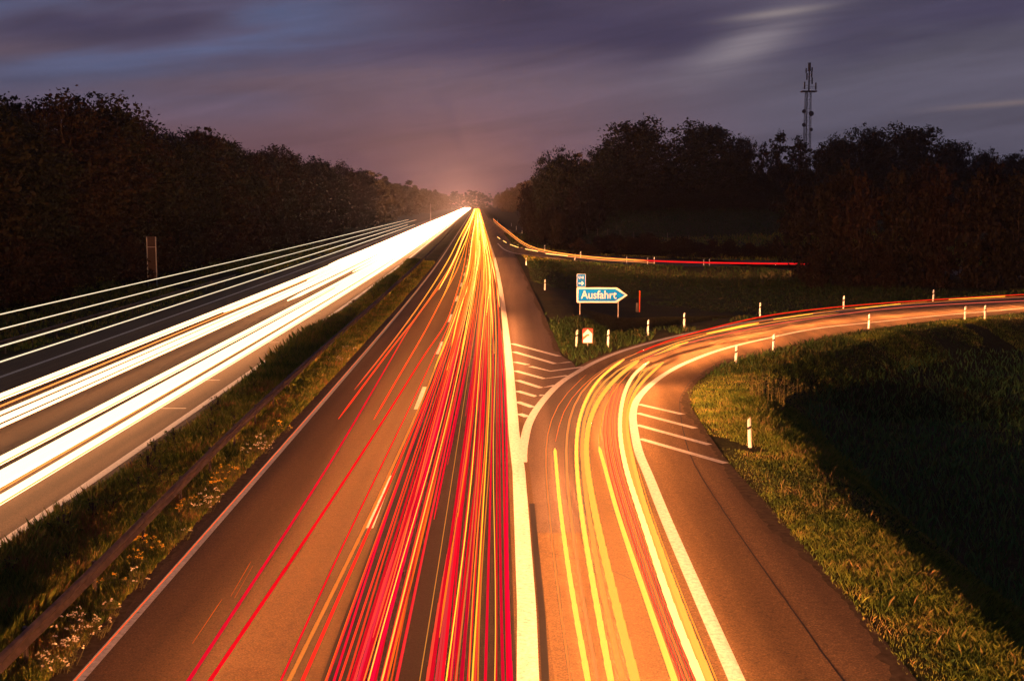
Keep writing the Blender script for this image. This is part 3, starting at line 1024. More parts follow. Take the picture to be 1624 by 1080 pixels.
for P, r, c, lab in (
    ([(1000, 572), (1060, 548), (1120, 530), (1180, 518), (1240, 508), (1330, 496.5)], .07, (1.5, .50, .08), 'broad orange band on the upper ramp under the yellow dashes'),
    ([(1040, 549), (1100, 532), (1160, 519), (1240, 503), (1357, 488), (1490, 478.5), (1624, 470.5), (1760, 464)], .05, (1.2, .24, .03), 'orange red band just inside the long red ramp trail')):
    trail(soften(catmull(uns(P, .7), .5), 2.5), r, const(c), lab, G_ramp, near=.9, n=8, rz=.012)
# ---- far slip road
G_r2 = 'light trails on the far slip road'
P2 = [(1300, 419.5), (1270, 418.6), (1200, 418), (1116, 416.6), (1039, 414.2), (951, 409), (900, 403.5), (864, 397.5), (843, 391.5), (824, 381), (806, 367), (792, 356), (782, 347)]
trail(catmull(uns(P2, .9), 2), .10, lambda p: (1.0, .012, .012) if p[0] > 16 else (2.2, .55, .08), 'long pure red trail along the far slip road', G_r2, n=6, near=2, caps=M_beam_ramp)
P3 = [(a, b + 3.2) for a, b in P2]
trail(catmull(uns(P3[4:], .5), 2), .05, const((1.7, .5, .12)), 'orange trail under the red one on the far slip road', G_r2, near=2)
for P, lab in (([(866, 402.6), (900, 406)], 'yellow indicator dash on the far slip road beyond the sign'), ([(833, 395), (853, 399)], 'middle yellow indicator dash on the far slip road'),
               ([(809, 388), (822, 392.5)], 'shorter yellow indicator dash nearer the motorway'), ([(798, 382), (803, 385)], 'small yellow indicator dot at the slip road mouth'), ([(789, 376), (793, 379)], 'smallest yellow indicator dot beside the white edge line')):
    trail(catmull(uns(P, .8), 1), .16, const((4, 2, .5)), lab, G_r2, rz=.10, near=2)

# ------------------------------------------------------------------ marker posts
def d_ring(w, d, z, slope=0.0):
    # rounded front, flat back, like a hollow plastic marker post
    pts = [(-w, d), (-w, -.2 * d), (-.6 * w, -.8 * d), (0, -d), (.6 * w, -.8 * d), (w, -.2 * d), (w, d)]
    return [(x, y, z + slope * x) for x, y in pts]


pm_body = MB().loft([d_ring(.062, .05, -.15), d_ring(.060, .048, .62, .5)]).mesh('marker_body', M_white)
pm_band = MB().loft([d_ring(.050, .040, .615, .5), d_ring(.050, .040, .72, .5)]).mesh('marker_band', M_black)
pm_head = MB().loft([d_ring(.060, .048, .715, .5), d_ring(.058, .046, .93, .5), d_ring(.045, .036, .98, .9)]).mesh('marker_head', M_white)
pm_refl = MB().box((0, -.047, .80), (.045, .012, .14)).mesh('marker_reflector', M_refl)
pm_refl_f = pm_refl


def marker_post(px, py, label, lean=0.0, s=1.0, z=None):
    p = on_ground(px, py)
    root = empty('marker_post', p)
    root.rotation_euler = (random.uniform(-.03, .03), lean + random.uniform(-.02, .02), math.atan2(-p[0], p[1]) * .6)
    root.scale = (s, s, s)
    for nm, me in (('body', pm_body), ('black_band', pm_band), ('head', pm_head), ('reflector', pm_refl)):
        link(nm, me, root)
    return tag(root, label, 'marker post', 'white roadside marker posts')


for a in (
    (1189.5, 710, 'large white marker post on the lit grass verge, nearest to the viewer', -.07),
    (914, 551, 'white marker post just left of the red and white arrow board', .05),
    (964, 551, 'white marker post just right of the red and white arrow board', 0),
    (1027, 533, 'white marker post at the ramp outer verge, right of the arrow board pair', .02),
    (1085, 520.6, 'white marker post at the ramp outer verge where the yellow dash starts', 0),
    (1205, 502, 'white marker post behind the first yellow indicator dash', 0),
    (1337.5, 490, 'white marker post between second and third indicator dash', 0),
    (1479.7, 478.5, 'white marker post farthest right behind the upper ramp', 0),
    (1167, 579, 'white marker post at the inside tip of the ramp bend', 0),
    (1226, 559, 'white marker post inside the bend, second from its tip', .02),
    (1378, 523, 'white marker post inside the bend, third from its tip', 0),
    (1530, 508, 'small marker post inside the bend near the right border', 0),
    (1562, 507, 'small marker post inside the bend closest to the right border', 0),
    (864, 460, 'white marker post on the grass beside the hard shoulder', .04),
    (834.5, 421, 'white marker post at the corner below the far slip road', 0),
    (864, 399.5, 'white marker post behind the slip road trails, left of the yellow dash', 0),
    (912, 414, 'thin marker post in front of the slip road trails above the sign', 0),
    (921, 409.5, 'white marker post behind the slip road just right of the yellow dash', 0),
    (994, 418.5, 'white marker post before the red slip road trail, first of four', 0),
    (1027, 420.5, 'white marker post before the red slip road trail, second of four', 0),
    (1037.5, 419.5, 'grey marker post close behind the second slip road post', 0),
    (1116, 423.5, 'white marker post before the red slip road trail, taller of the right pair', 0),
    (1125, 422.8, 'marker post before the red slip road trail, right one of the right pair', 0),
    (840, 383, 'white marker post on the outer curve of the slip road, nearest of the row', 0),
    (828, 372.5, 'white marker post on the outer curve of the slip road, second of the row', 0),
    (818.7, 365, 'white marker post on the outer curve of the slip road, third of the row', 0),
    (811, 359, 'white marker post on the outer curve of the slip road, farthest of the row', 0),
    (789, 353, 'tiny marker post beside the motorway where the slip road joins', 0),
    (783, 349.6, 'tiny marker post beyond the slip road mouth', 0),
    (782, 343.5, 'tiny marker post farthest up the right of the motorway', 0),
):
    marker_post(*a, s=1.0 if a[1] > 400 else 1.15)

# ------------------------------------------------------------------ signs
def text_mesh(s, size, m, name, bold=.0, squeeze=1.0):
    cu = bpy.data.curves.new(name, 'FONT')
    cu.body = s; cu.size = size; cu.align_x = 'CENTER'; cu.align_y = 'CENTER'
    cu.offset = bold; cu.extrude = .004; cu.resolution_u = 3
    o = bpy.data.objects.new(name, cu); COL.objects.link(o)
    dg = bpy.context.evaluated_depsgraph_get()
    me = bpy.data.meshes.new_from_object(o.evaluated_get(dg))
    bpy.data.objects.remove(o)
    me.materials.clear(); me.materials.append(m)
    # lie in x,z facing -y
    for v in me.vertices:
        x, y, z = v.co
        v.co = (x * squeeze, -z, y)
    return me


def rounded(w, h, r, n=4, cx_=0, cz_=0):
    pts = []
    for (sx, sz, a0) in ((1, -1, -90), (1, 1, 0), (-1, 1, 90), (-1, -1, 180)):
        for k in range(n + 1):
            a = math.radians(a0 + 90 * k / n)
            pts.append((cx_ + sx * (w / 2 - r) + r * math.cos(a), cz_ + sz * (h / 2 - r) + r * math.sin(a)))
    return pts


def at_depth(px, py, Y):
    d = ray(px, py); t = Y / d[1]
    return np.array([d[0] * t, Y, HC + d[2] * t])


pL = on_ground(928.4, 512); pR = on_ground(968.5, 510)
YSG = (pL[1] + pR[1]) / 2
a0 = at_depth(914.4, 480.3, YSG); a1 = at_depth(995.4, 456, YSG)
W0, H0 = a1[0] - a0[0], a1[2] - a0[2]
sign = empty('exit_sign', (pL[0], YSG, pL[2]))
tag(sign, 'blue arrow shaped exit sign reading Ausfahrt on two grey posts', 'road sign')
o0 = np.array([pL[0], YSG, pL[2]])
for p in (pL, pR):
    top = a1[2] - .1 if p is pR else at_depth(914, 440, YSG)[2]
    link('post', MB().tube((p[0] - o0[0], .06, -.25), (p[0] - o0[0], .06, top - o0[2]), .045, n=8).mesh('sign_post', M_postgrey), sign)


def arrow_outline(x0, x1, z0, z1, tip, c=.05):
    zm = (z0 + z1) / 2
    return [(x0 + c, z0), (x1 - tip, z0), (x1, zm), (x1 - tip, z1), (x0 + c, z1), (x0, z1 - c), (x0, z0 + c)]


bx0, bx1, bz0, bz1 = a0[0] - o0[0], a1[0] - o0[0], a0[2] - o0[2], a1[2] - o0[2]
tip = .21 * W0
link('border', MB().prism(arrow_outline(bx0, bx1, bz0, bz1, tip), -.012, .012).mesh('sign_border', M_signwhite), sign)
e = .105 * H0
link('panel', MB().prism(arrow_outline(bx0 + e, bx1 - 1.55 * e, bz0 + e, bz1 - e, tip - .45 * e), -.018, -.0125).mesh('sign_panel', M_blue), sign)
tx = text_mesh('Ausfahrt', H0 * .74, M_signwhite, 'sign_lettering', .010, .90)
link('lettering', tx, sign, (bx0 + W0 * .435, -.024, (bz0 + bz1) / 2 + .0))
# small route board above
u0 = at_depth(914.8, 455.2, YSG); u1 = at_depth(929, 434.6, YSG)
uw, uh = u1[0] - u0[0], u1[2] - u0[2]
ucx, ucz = (u0[0] + u1[0]) / 2 - o0[0], (u0[2] + u1[2]) / 2 - o0[2]
b = link('route_board', MB().prism(rounded(uw, uh, .06, 4, ucx, ucz), -.012, .010).mesh('route_board', M_signwhite), sign)
b['label'] = 'small blue detour board reading U 41 with right arrow'
link('board_face', MB().prism(rounded(uw - .045, uh - .045, .045, 4, ucx, ucz), -.017, -.0125).mesh('route_face', M_bluedark), b)
link('board_lettering', text_mesh('U 41', uh * .27, M_signwhite, 'route_lettering', .006, .80), b, (ucx, -.023, ucz + uh * .22))
aw = uw * .62
arr = [(-aw / 2, -.035), (aw * .12, -.035), (aw * .02, -.14), (aw * .16, -.14), (aw / 2, 0), (aw * .16, .14), (aw * .02, .14), (aw * .12, .035), (-aw / 2, .035)]
link('board_arrow', MB().prism([(ucx + x, ucz - uh * .22 + z) for x, z in arr], -.022, -.0175).mesh('route_arrow', M_signwhite), b)

# red and white arrow board
pc = on_ground(932, 553.5)
c0 = at_depth(924, 544.2, pc[1]); c1 = at_depth(940, 521, pc[1])
cw, chh = c1[0] - c0[0], c1[2] - c0[2]
board = empty('arrow_board', pc)
tag(board, 'small red and white arrow board on a post at the gore tip', 'road sign')
mx, mz = (c0[0] + c1[0]) / 2 - pc[0], (c0[2] + c1[2]) / 2 - pc[2]
link('post', MB().tube((mx, .05, -.25), (mx, .05, mz), .03, n=8).mesh('board_post', M_postgrey), board)
link('panel', MB().prism(rounded(cw, chh, .05, 4, mx, mz), -.012, .012).mesh('board_panel', M_signred), board)
w2, h2 = cw * .45, chh * .46
house = [(-w2, -h2), (w2, -h2), (w2, h2 * .30), (0, h2), (-w2, h2 * .30)]
link('white_arrow', MB().prism([(mx + x, mz + z) for x, z in house], -.017, -.0125).mesh('board_white', M_signwhite), board)
dg = [(-w2, -h2 * .62), (-w2, -h2 * .12), (-.02, h2 * .26), (w2 * .35, h2 * .26), (w2 * .35, -h2 * .02), (w2 * .02, -h2 * .02)]
link('diagonal', MB().prism([(mx + x, mz + z) for x, z in dg], -.021, -.0175).mesh('board_diag', M_signbrown), board)

# orange stake with a grey cabinet at its foot
ps = on_ground(1014, 495)
stake = empty('orange_stake', ps)
k = 1.73
link('pole', MB().tube((0, 0, -.2), (.02, 0, k), .055, .05, n=8).mesh('stake_pole', M_orange), stake)
link('cap', MB().tube((.02, 0, k), (.02, 0, k + .06), .05, .02, n=8).mesh('stake_cap', M_orange), stake)
link('box', MB().box((-.19, .02, .38), (.20, .22, .76)).mesh('stake_box', M_boxgrey), stake)
tag(stake, 'tall orange stake with small grey box in the dark meadow', 'stake')

# tall narrow signboard seen from behind, left verge
pb = on_ground(242, 456)
ls = empty('roadside_signboard', pb, 0)
sc_ = pb[1] / F
bt = HC + ray(245, 376)[2] * pb[1] / ray(245, 376)[1] - pb[2]
for dx in (-.42, .42):
    link('post', MB().tube((dx, 0, -.3), (dx, 0, bt), .05, n=8).mesh('signboard_post', M_postgrey), ls)
link('board', MB().box((0, .06, bt * .55), (.95, .05, bt * .92)).mesh('signboard_board', M_panelback), ls)
for z in (.3, .8):
    link('crossbar', MB().box((0, .02, bt * z), (.9, .03, .06)).mesh('signboard_bar', M_postgrey), ls)
tag(ls, 'tall narrow brown signboard seen from behind at the left wood', 'road sign')
# thin lamp pole far up the left side
pf = at_depth(683, 334, 420)
fp = empty('thin_pole', (pf[0], 420, float(ground_z(pf[0], 420)[0])))
link('shaft', MB().tube((0, 0, -.3), (0, 0, 7.5), .09, .06, n=6).mesh('pole_shaft', M_postgrey), fp)
link('head', MB().box((0, 0, 7.6), (.3, .2, .2)).mesh('pole_head', M_postgrey), fp)
tag(fp, 'thin grey pole far up the left side above the headlights', 'pole')

# ------------------------------------------------------------------ fences on the bank
def fence(px_list, h, label, wires=3):
    pts = [on_ground(*p) for p in px_list]
    root = empty('wire_fence', pts[0])
    o = pts[0]
    for p in pts:
        link('post', MB().tube((0, 0, -.3), (random.uniform(-.08, .08), 0, h), .06, .05, n=6).mesh('fence_post', M_wood), root, tuple(p - o))
    for k in range(wires):
        mb = MB()
        z = h * (.3 + .3 * k)
        for p, q in zip(pts[:-1], pts[1:]):
            mb.tube(p - o + (0, 0, z), q - o + (0, 0, z), .012, n=3)
        link('wire', mb.mesh('fence_wire', M_steel), root)
    return tag(root, label, 'fence')


fence([(906, 369), (923, 371), (931, 374), (948, 376), (964, 376), (983, 379), (1005, 382), (1029, 383), (1059, 385), (1092, 389), (1130, 391)], 1.7, 'wire fence with thin posts climbing the brushy bank', 3)
fence([(1000, 333.5), (1016, 333), (1037, 333), (1061, 333), (1085, 333), (1109, 333), (1133, 333)], 1.5, 'pale post fence at the top of the far field', 2)

# ------------------------------------------------------------------ lattice mast
YM = 430.0
mt = at_depth(1283, 100, YM)
mz0 = float(ground_z(mt[0], YM)[0])
mast = empty('radio_mast', (mt[0], YM, mz0))
Hm = mt[2] - mz0
LH = Hm * .80
w_b, w_t = 2.6, 1.7
cor = lambda z, s: ((s[0] * (w_b + (w_t - w_b) * z / LH) / 2), (s[1] * (w_b + (w_t - w_b) * z / LH) / 2), z)
SQ = ((-1, -1), (1, -1), (1, 1), (-1, 1))
for s in SQ:
    link('leg', MB().tube(cor(-1, s), cor(LH, s), .10, .08, n=6).mesh('mast_leg', M_mast), mast)
nb_ = 13
brm = MB()
for i in range(nb_):
    z0, z1 = LH * i / nb_, LH * (i + 1) / nb_
    for k in range(4):
        s, t_ = SQ[k], SQ[(k + 1) % 4]
        brm.tube(cor(z0, s), cor(z1, t_), .04, n=4)
        brm.tube(cor(z0, t_), cor(z1, s), .04, n=4)
        brm.tube(cor(z1, s), cor(z1, t_), .05, n=4)
link('bracing', brm.mesh('mast_bracing', M_mast), mast)
link('cable_ladder', MB().box((-.45, -.6, LH / 2), (.30, .10, LH)).mesh('mast_ladder', M_mast), mast)
link('platform', MB().box((.15, 0, LH - .1), (5.0, 3.2, .4)).box((.15, -1.5, LH + .7), (4.9, .06, .06)).box((.15, -1.5, LH + 1.1), (4.9, .06, .06)).mesh('mast_platform', M_mast), mast)
link('spire', MB().tube((.2, 0, LH), (.2, 0, Hm), .28, .2, n=8).mesh('mast_spire', M_mast), mast)
link('top_aerial', MB().tube((.2, 0, Hm - 2.8), (.2, 0, Hm), .5, .5, n=8).mesh('mast_top', M_mast), mast)
for x, z, hh in ((-1.4, LH + 1.9, 2.4), (2.4, LH + 1.6, 2.4), (1.1, LH + 3.4, 2.2), (-.7, LH + 4.8, 2.2), (.9, LH + 5.6, 2.0), (-1.0, LH + 6.8, 1.6), (1.0, LH + 7.2, 1.4)):
    link('antenna', MB().box((x, -.5, z), (.42, .3, hh)).tube((x, -.3, z), (.2, 0, z), .08, n=4).mesh('mast_antenna', M_mast), mast)
for x, z, r in ((-1.6, LH * .82, .7), (.9, LH * .80, .9), (-1.5, LH * .70, .7), (1.0, LH * .66, .6)):
    link('dish', MB().tube((x, -1.1, z), (x, -1.4, z), r * .6, r, n=12).mesh('mast_dish', M_mast), mast)
tag(mast, 'tall steel lattice radio mast with antennas above the right trees', 'mast')

# ------------------------------------------------------------------ grass (nobody could count it)
def blades(name, X, Y, h, w, m, label, lean=.5, zoff=0):
    n = len(X)
    z = ground_z(X, Y) + zoff
    hh = h * rng.uniform(.45, 1.25, n)
    a = rng.uniform(0, 2 * np.pi, n)
    ww = w * rng.uniform(.6, 1.3, n)
    la = rng.uniform(0, 2 * np.pi, n); ll = lean * hh * rng.uniform(.1, 1, n)
    bx, by = np.cos(a) * ww, np.sin(a) * ww
    tx_, ty_ = np.cos(la) * ll, np.sin(la) * ll
    v = np.empty((n, 4, 3), np.float32)
    v[:, 0] = np.stack([X - bx, Y - by, z], 1)
    v[:, 1] = np.stack([X + bx, Y + by, z], 1)
    v[:, 2] = np.stack([X + bx * .7 + tx_ * .35, Y + by * .7 + ty_ * .35, z + hh * .6], 1)
    v[:, 3] = np.stack([X + tx_, Y + ty_, z + hh], 1)
    f = (np.arange(n)[:, None] * 4 + np.array([0, 1, 2, 3])[None])
    o = link(name, mesh(name, v.reshape(-1, 3), f, m))
    return tag(o, label, kind='stuff')


def clumpy(X, Y, f=1.2, t=-.35):
    return wob(X * f * 3, Y * f * 3) + .5 * wob(X * 9, Y * 9) > t


# central reservation
n = 190000
Y_ = np.exp(rng.uniform(np.log(9), np.log(170), n))
l_ = rng.uniform(-11.25, -7.62, n)
hm = np.where(l_ < -9, .50, .30) * (1 + .35 * wob(l_ * 4, Y_ * 2))
keep = clumpy(l_, Y_, 1.2, -2.0)
X_ = l_ + cx(Y_)
blades('median_grass', X_[keep], Y_[keep], np.clip(hm, .12, .8)[keep], (.010 + .00018 * Y_)[keep], M_blade_med, 'rough weedy grass filling the central reservation')
# leafy herbs low in the reservation, broad small leaves
n = 26000
Y_ = np.exp(rng.uniform(np.log(9), np.log(110), n)); l_ = rng.uniform(-11.2, -7.7, n)
keep = clumpy(l_, Y_, .5, .15)
blades('median_herbs', (l_ + cx(Y_))[keep], Y_[keep], np.full(keep.sum(), .22), (.028 + .0003 * Y_)[keep], M_blade_med, 'broad leaved weeds among the grass of the central reservation', 1.6, .12)
# lit verge right of the ramp
def along(P, n, lo, hi, wexp=1.0):
    P = np.asarray(P)
    s = np.concatenate([[0], np.cumsum(np.linalg.norm(np.diff(P, axis=0), axis=1))])
    dist = np.maximum(12, np.linalg.norm(P[:, :2], axis=1))
    wgt = 1 / dist ** wexp
    c = np.concatenate([[0], np.cumsum((wgt[1:] + wgt[:-1]) / 2 * np.diff(s))])
    u = np.interp(rng.uniform(0, c[-1], n), c, s)
    N_ = offset(P, 1.0) - P
    o = rng.uniform(lo, hi, n)
    x = np.interp(u, s, P[:, 0]) + o * np.interp(u, s, N_[:, 0])
    y = np.interp(u, s, P[:, 1]) + o * np.interp(u, s, N_[:, 1])
    return x, y, o


X_, Y_, o_ = along(ramp_edge_R, 300000, .02, 5.5, 1.3)
edge_ok = (o_ > .28 + .25 * wob(X_ * 6, Y_ * 6)) | (rng.random(len(X_)) < .35)
keep = (Y_ > 9) & clumpy(X_, Y_, 1, -1.0) & edge_ok
dd = np.hypot(X_, Y_)
blades('verge_grass', X_[keep], Y_[keep], ((.085 + .10 * sstep(o_, .2, 3)) * (1 + .7 * np.clip(wob(X_ * 5, Y_ * 5), -.8, 1.6)) * np.where(rng.random(len(X_)) < .012, 1.8, 1)).clip(.03, .27)[keep] * .72, (.0038 + .00014 * dd)[keep], M_blade, 'yellow green grass on the lit verge beside the ramp', .9)
X2, Y2, o2 = along(ramp_edge_R, 9000, .5, 4.2, 1.3)
k2 = (Y2 > 9) & clumpy(X2, Y2, .7, .35)
blades('verge_weeds', X2[k2], Y2[k2], np.full(k2.sum(), .11), (.022 + .0002 * np.hypot(X2, Y2))[k2], M_blade_dark, 'flat broad leaved weeds scattered through the verge grass', 2.2, .03)
X2, Y2, o2 = along(ramp_edge_R, 2200, .6, 4.0, 1.3)
k2 = (Y2 > 9) & clumpy(X2, Y2, .5, .2)
blades('verge_stalks', X2[k2], Y2[k2], np.full(k2.sum(), .26), (.0015 + .00008 * np.hypot(X2, Y2))[k2], M_dry, 'thin dry grass stalks standing out of the verge', .5)
X_, Y_, o_ = along(ramp_edge_R, 60000, 5.0, 30, .8)
keep = (Y_ > 9)
ok = pave_dist(X_[keep], Y_[keep]) > .3
blades('meadow_grass', X_[keep][ok], Y_[keep][ok], np.full(ok.sum(), .38), (.015 + .0003 * np.hypot(X_, Y_))[keep][ok], M_meadow, 'dark meadow grass inside the ramp bend', .8)
# triangle between shoulder and ramp, and on to the far slip road
n = 130000
X_ = rng.uniform(2, 60, n); Y_ = np.exp(rng.uniform(np.log(58), np.log(175), n))
pd_ = pave_dist(X_, Y_)
keep = (pd_ > .1) & (X_ / Y_ < .5) & clumpy(X_, Y_, .4, -.5) & ~((Y_ < 95) & (X_ > 40))
blades('gore_grass', X_[keep], Y_[keep], (.18 + .12 * wob(X_, Y_)).clip(.08)[keep], (.012 + .00028 * Y_)[keep], M_blade_dark, 'dark grass between hard shoulder, ramp and far slip road', .8)
# bank right of the slip road
n = 60000
X_ = rng.uniform(-14, 75, n); Y_ = rng.uniform(172, 330, n)
keep = (pave_dist(X_, Y_) > .4) & (X_ - cx(Y_) > 5) & (Y_ < 228)
fld = (X_ - cx(Y_) > 5) & (Y_ >= 226)
blades('field_grass', X_[fld], Y_[fld], np.full(fld.sum(), .4), np.full(fld.sum(), .07), M_blade_dark, 'dark green field grass rising to the right wood', .8)
blades('bank_grass', X_[keep], Y_[keep], (.55 + .3 * wob(X_ * .6, Y_ * .6)).clip(.2)[keep], np.full(keep.sum(), .07), M_blade_med, 'brown brush and tall grass on the bank beyond the slip road', .8)
# left verge
n = 50000
Y_ = np.exp(rng.uniform(np.log(30), np.log(230), n)); l_ = rng.uniform(-38, -25.9, n)
keep = clumpy(l_, Y_, .5, -.4)
blades('left_verge_grass', (l_ + cx(Y_))[keep], Y_[keep], (.32 + .2 * wob(l_ * 2, Y_)).clip(.1)[keep], (.012 + .0003 * Y_)[keep], M_blade_med, 'grass strip between left guard rail and wood', .7)

# ------------------------------------------------------------------ flowering plants in the reservation
def herb(px, py, kind, size, label, group, ground_pt=None):
    p = on_ground(px, py)
    root = empty('flowering_plant', p)
    mb, fl = MB(), MB()
    ns = int(26 * size)
    for i in range(ns):
        a, r = random.uniform(0, 6.28), size * .45 * math.sqrt(random.random())
        x, y = r * math.cos(a), r * math.sin(a)
        h = (.28 + .22 * random.random()) * (1.1 - .4 * r / (size * .45))
        tx_, ty_ = x * 1.25, y * 1.25
        mb.tube((x * .7, y * .7, -.05), (tx_, ty_, h), .006, .004, n=3)
        for q in range(5):
            zz = h * random.uniform(.2, .9); aa = random.uniform(0, 6.28); L_ = random.uniform(.05, .11)
            cx_, cy_ = x * .7 + (tx_ - x * .7) * zz / h, y * .7 + (ty_ - y * .7) * zz / h
            b_ = len(mb.v)
            ca, sa = math.cos(aa), math.sin(aa)
            mb.v += [(cx_, cy_, zz), (cx_ + ca * L_ * .5 - sa * .018, cy_ + sa * L_ * .5 + ca * .018, zz + .03), (cx_ + ca * L_, cy_ + sa * L_, zz + .01), (cx_ + ca * L_ * .5 + sa * .018, cy_ + sa * L_ * .5 - ca * .018, zz + .03)]
            mb.f.append((b_, b_ + 1, b_ + 2, b_ + 3))
        if random.random() < .5:
            for q in range(4 if kind == 'white' else 5):
                fx, fy, fz = tx_ + random.uniform(-.045, .045), ty_ + random.uniform(-.045, .045), h + random.uniform(-.02, .03)
                rr = random.uniform(.014, .026)
                fl.loft([[(fx + rr * math.cos(t), fy + rr * math.sin(t), fz) for t in (0, 1.26, 2.51, 3.77, 5.03)],
                         [(fx + rr * .5 * math.cos(t), fy + rr * .5 * math.sin(t), fz + rr * .8) for t in (0, 1.26, 2.51, 3.77, 5.03)]])
    link('foliage', mb.mesh('herb_foliage', M_weed), root)['kind'] = 'stuff'
    link('flower_heads', fl.mesh('herb_flowers', M_flower_white if kind == 'white' else M_flower_yellow), root)['kind'] = 'stuff'
    tag(root, label, 'plant', group)


gw, gyl = 'white flowering plants in the reservation', 'yellow flowering plants in the reservation'
for a in ((95, 1062, 'white', 1.0, 'white flowering clump in the bottom left corner'), (72, 1076, 'white', .7, 'white flowering clump at the very bottom left border'),
          (112, 1030, 'white', .8, 'white flowering clump just above the corner clump'), (145, 1012, 'white', .9, 'white flowering clump by the road edge above the corner'),
          (128, 1005, 'white', .7, 'white flowering clump behind the road edge clump'), (170, 985, 'white', .5, 'small white flowering plant third from the corner'),
          (214, 936, 'white', .6, 'sparse white flowering plant midway along the reservation edge'), (284, 862, 'white', .6, 'pale flowering plant beside the worn edge line'),
          (322, 818, 'white', .8, 'white flowering clump below the pale cluster by the edge line'), (333, 800, 'white', .7, 'white flowering clump touching the edge line strip'),
          (408, 724, 'white', .9, 'creamy flowering clump standing out midway up the reservation'), (420, 712, 'white', .7, 'creamy flowering clump just behind the outstanding one'),
          (537, 580, 'white', 1.0, 'pale flowering clump far up the reservation'), (552, 562, 'white', .9, 'farthest pale flowering clump of the reservation')):
    herb(*a, gw)
for a in ((345, 782, 'yellow', .9, 'yellow flowering clump behind the edge line clumps'), (300, 815, 'yellow', .7, 'yellow flowering plant left of the white edge clump'),
          (236, 880, 'yellow', .7, 'yellow flowering plant between rail and pale plant'), (178, 940, 'yellow', .6, 'yellow flowering plant low along the rail'),
          (360, 760, 'yellow', .9, 'yellow flowering clump higher up by the edge line'), (440, 690, 'yellow', 1.0, 'yellow flowering clump beyond the creamy pair'),
          (216, 905, 'yellow', .5, 'small yellow flowering plant beside the sparse white one')):
    herb(*a, gyl)

# tall weeds at the dark edge of the verge
for i, (px, py, h) in enumerate(((1190, 632, 1.0), (1194, 634, 1.1), (1199, 634, 1.0), (1204, 635, .9), (1209, 633, 1.1), (1217, 645, 1.5), (1223, 646, 1.1), (1231, 645, .8), (1237, 650, .9), (1242, 647, 1.3), (1241, 655, .8),
                                 (1250, 640, .9), (1256, 638, .8), (1264, 636, 1.0), (1270, 638, .8), (1279, 638, .7), (1290, 636, .6))):
    p = on_ground(px, py)
    root = empty('tall_weed', p)
    mb = MB(); mb.tube((0, 0, -.1), (random.uniform(-.08, .08), random.uniform(-.05, .05), h), .018, .010, n=5)
    link('stem', mb.mesh('weed_stem', M_weed), root)
    lf = MB()
    for q in range(46):
        zz = h * random.uniform(.15, 1.0); a = random.uniform(0, 6.28); L_ = .06 + .07 * random.random()
        b_ = len(lf.v); ca, sa = math.cos(a), math.sin(a)
        lf.v += [(0, 0, zz), (ca * L_ * .5 - sa * .02, sa * L_ * .5 + ca * .02, zz + .04), (ca * L_, sa * L_, zz + .05), (ca * L_ * .5 + sa * .02, sa * L_ * .5 - ca * .02, zz + .02)]
        lf.f.append((b_, b_ + 1, b_ + 2, b_ + 3))
    link('leaves', lf.mesh('weed_leaves', M_weed), root)['kind'] = 'stuff'
    tag(root, 'upright leafy weed stalk in the group at the dark verge edge', 'plant', 'weed stalks at the verge edge')


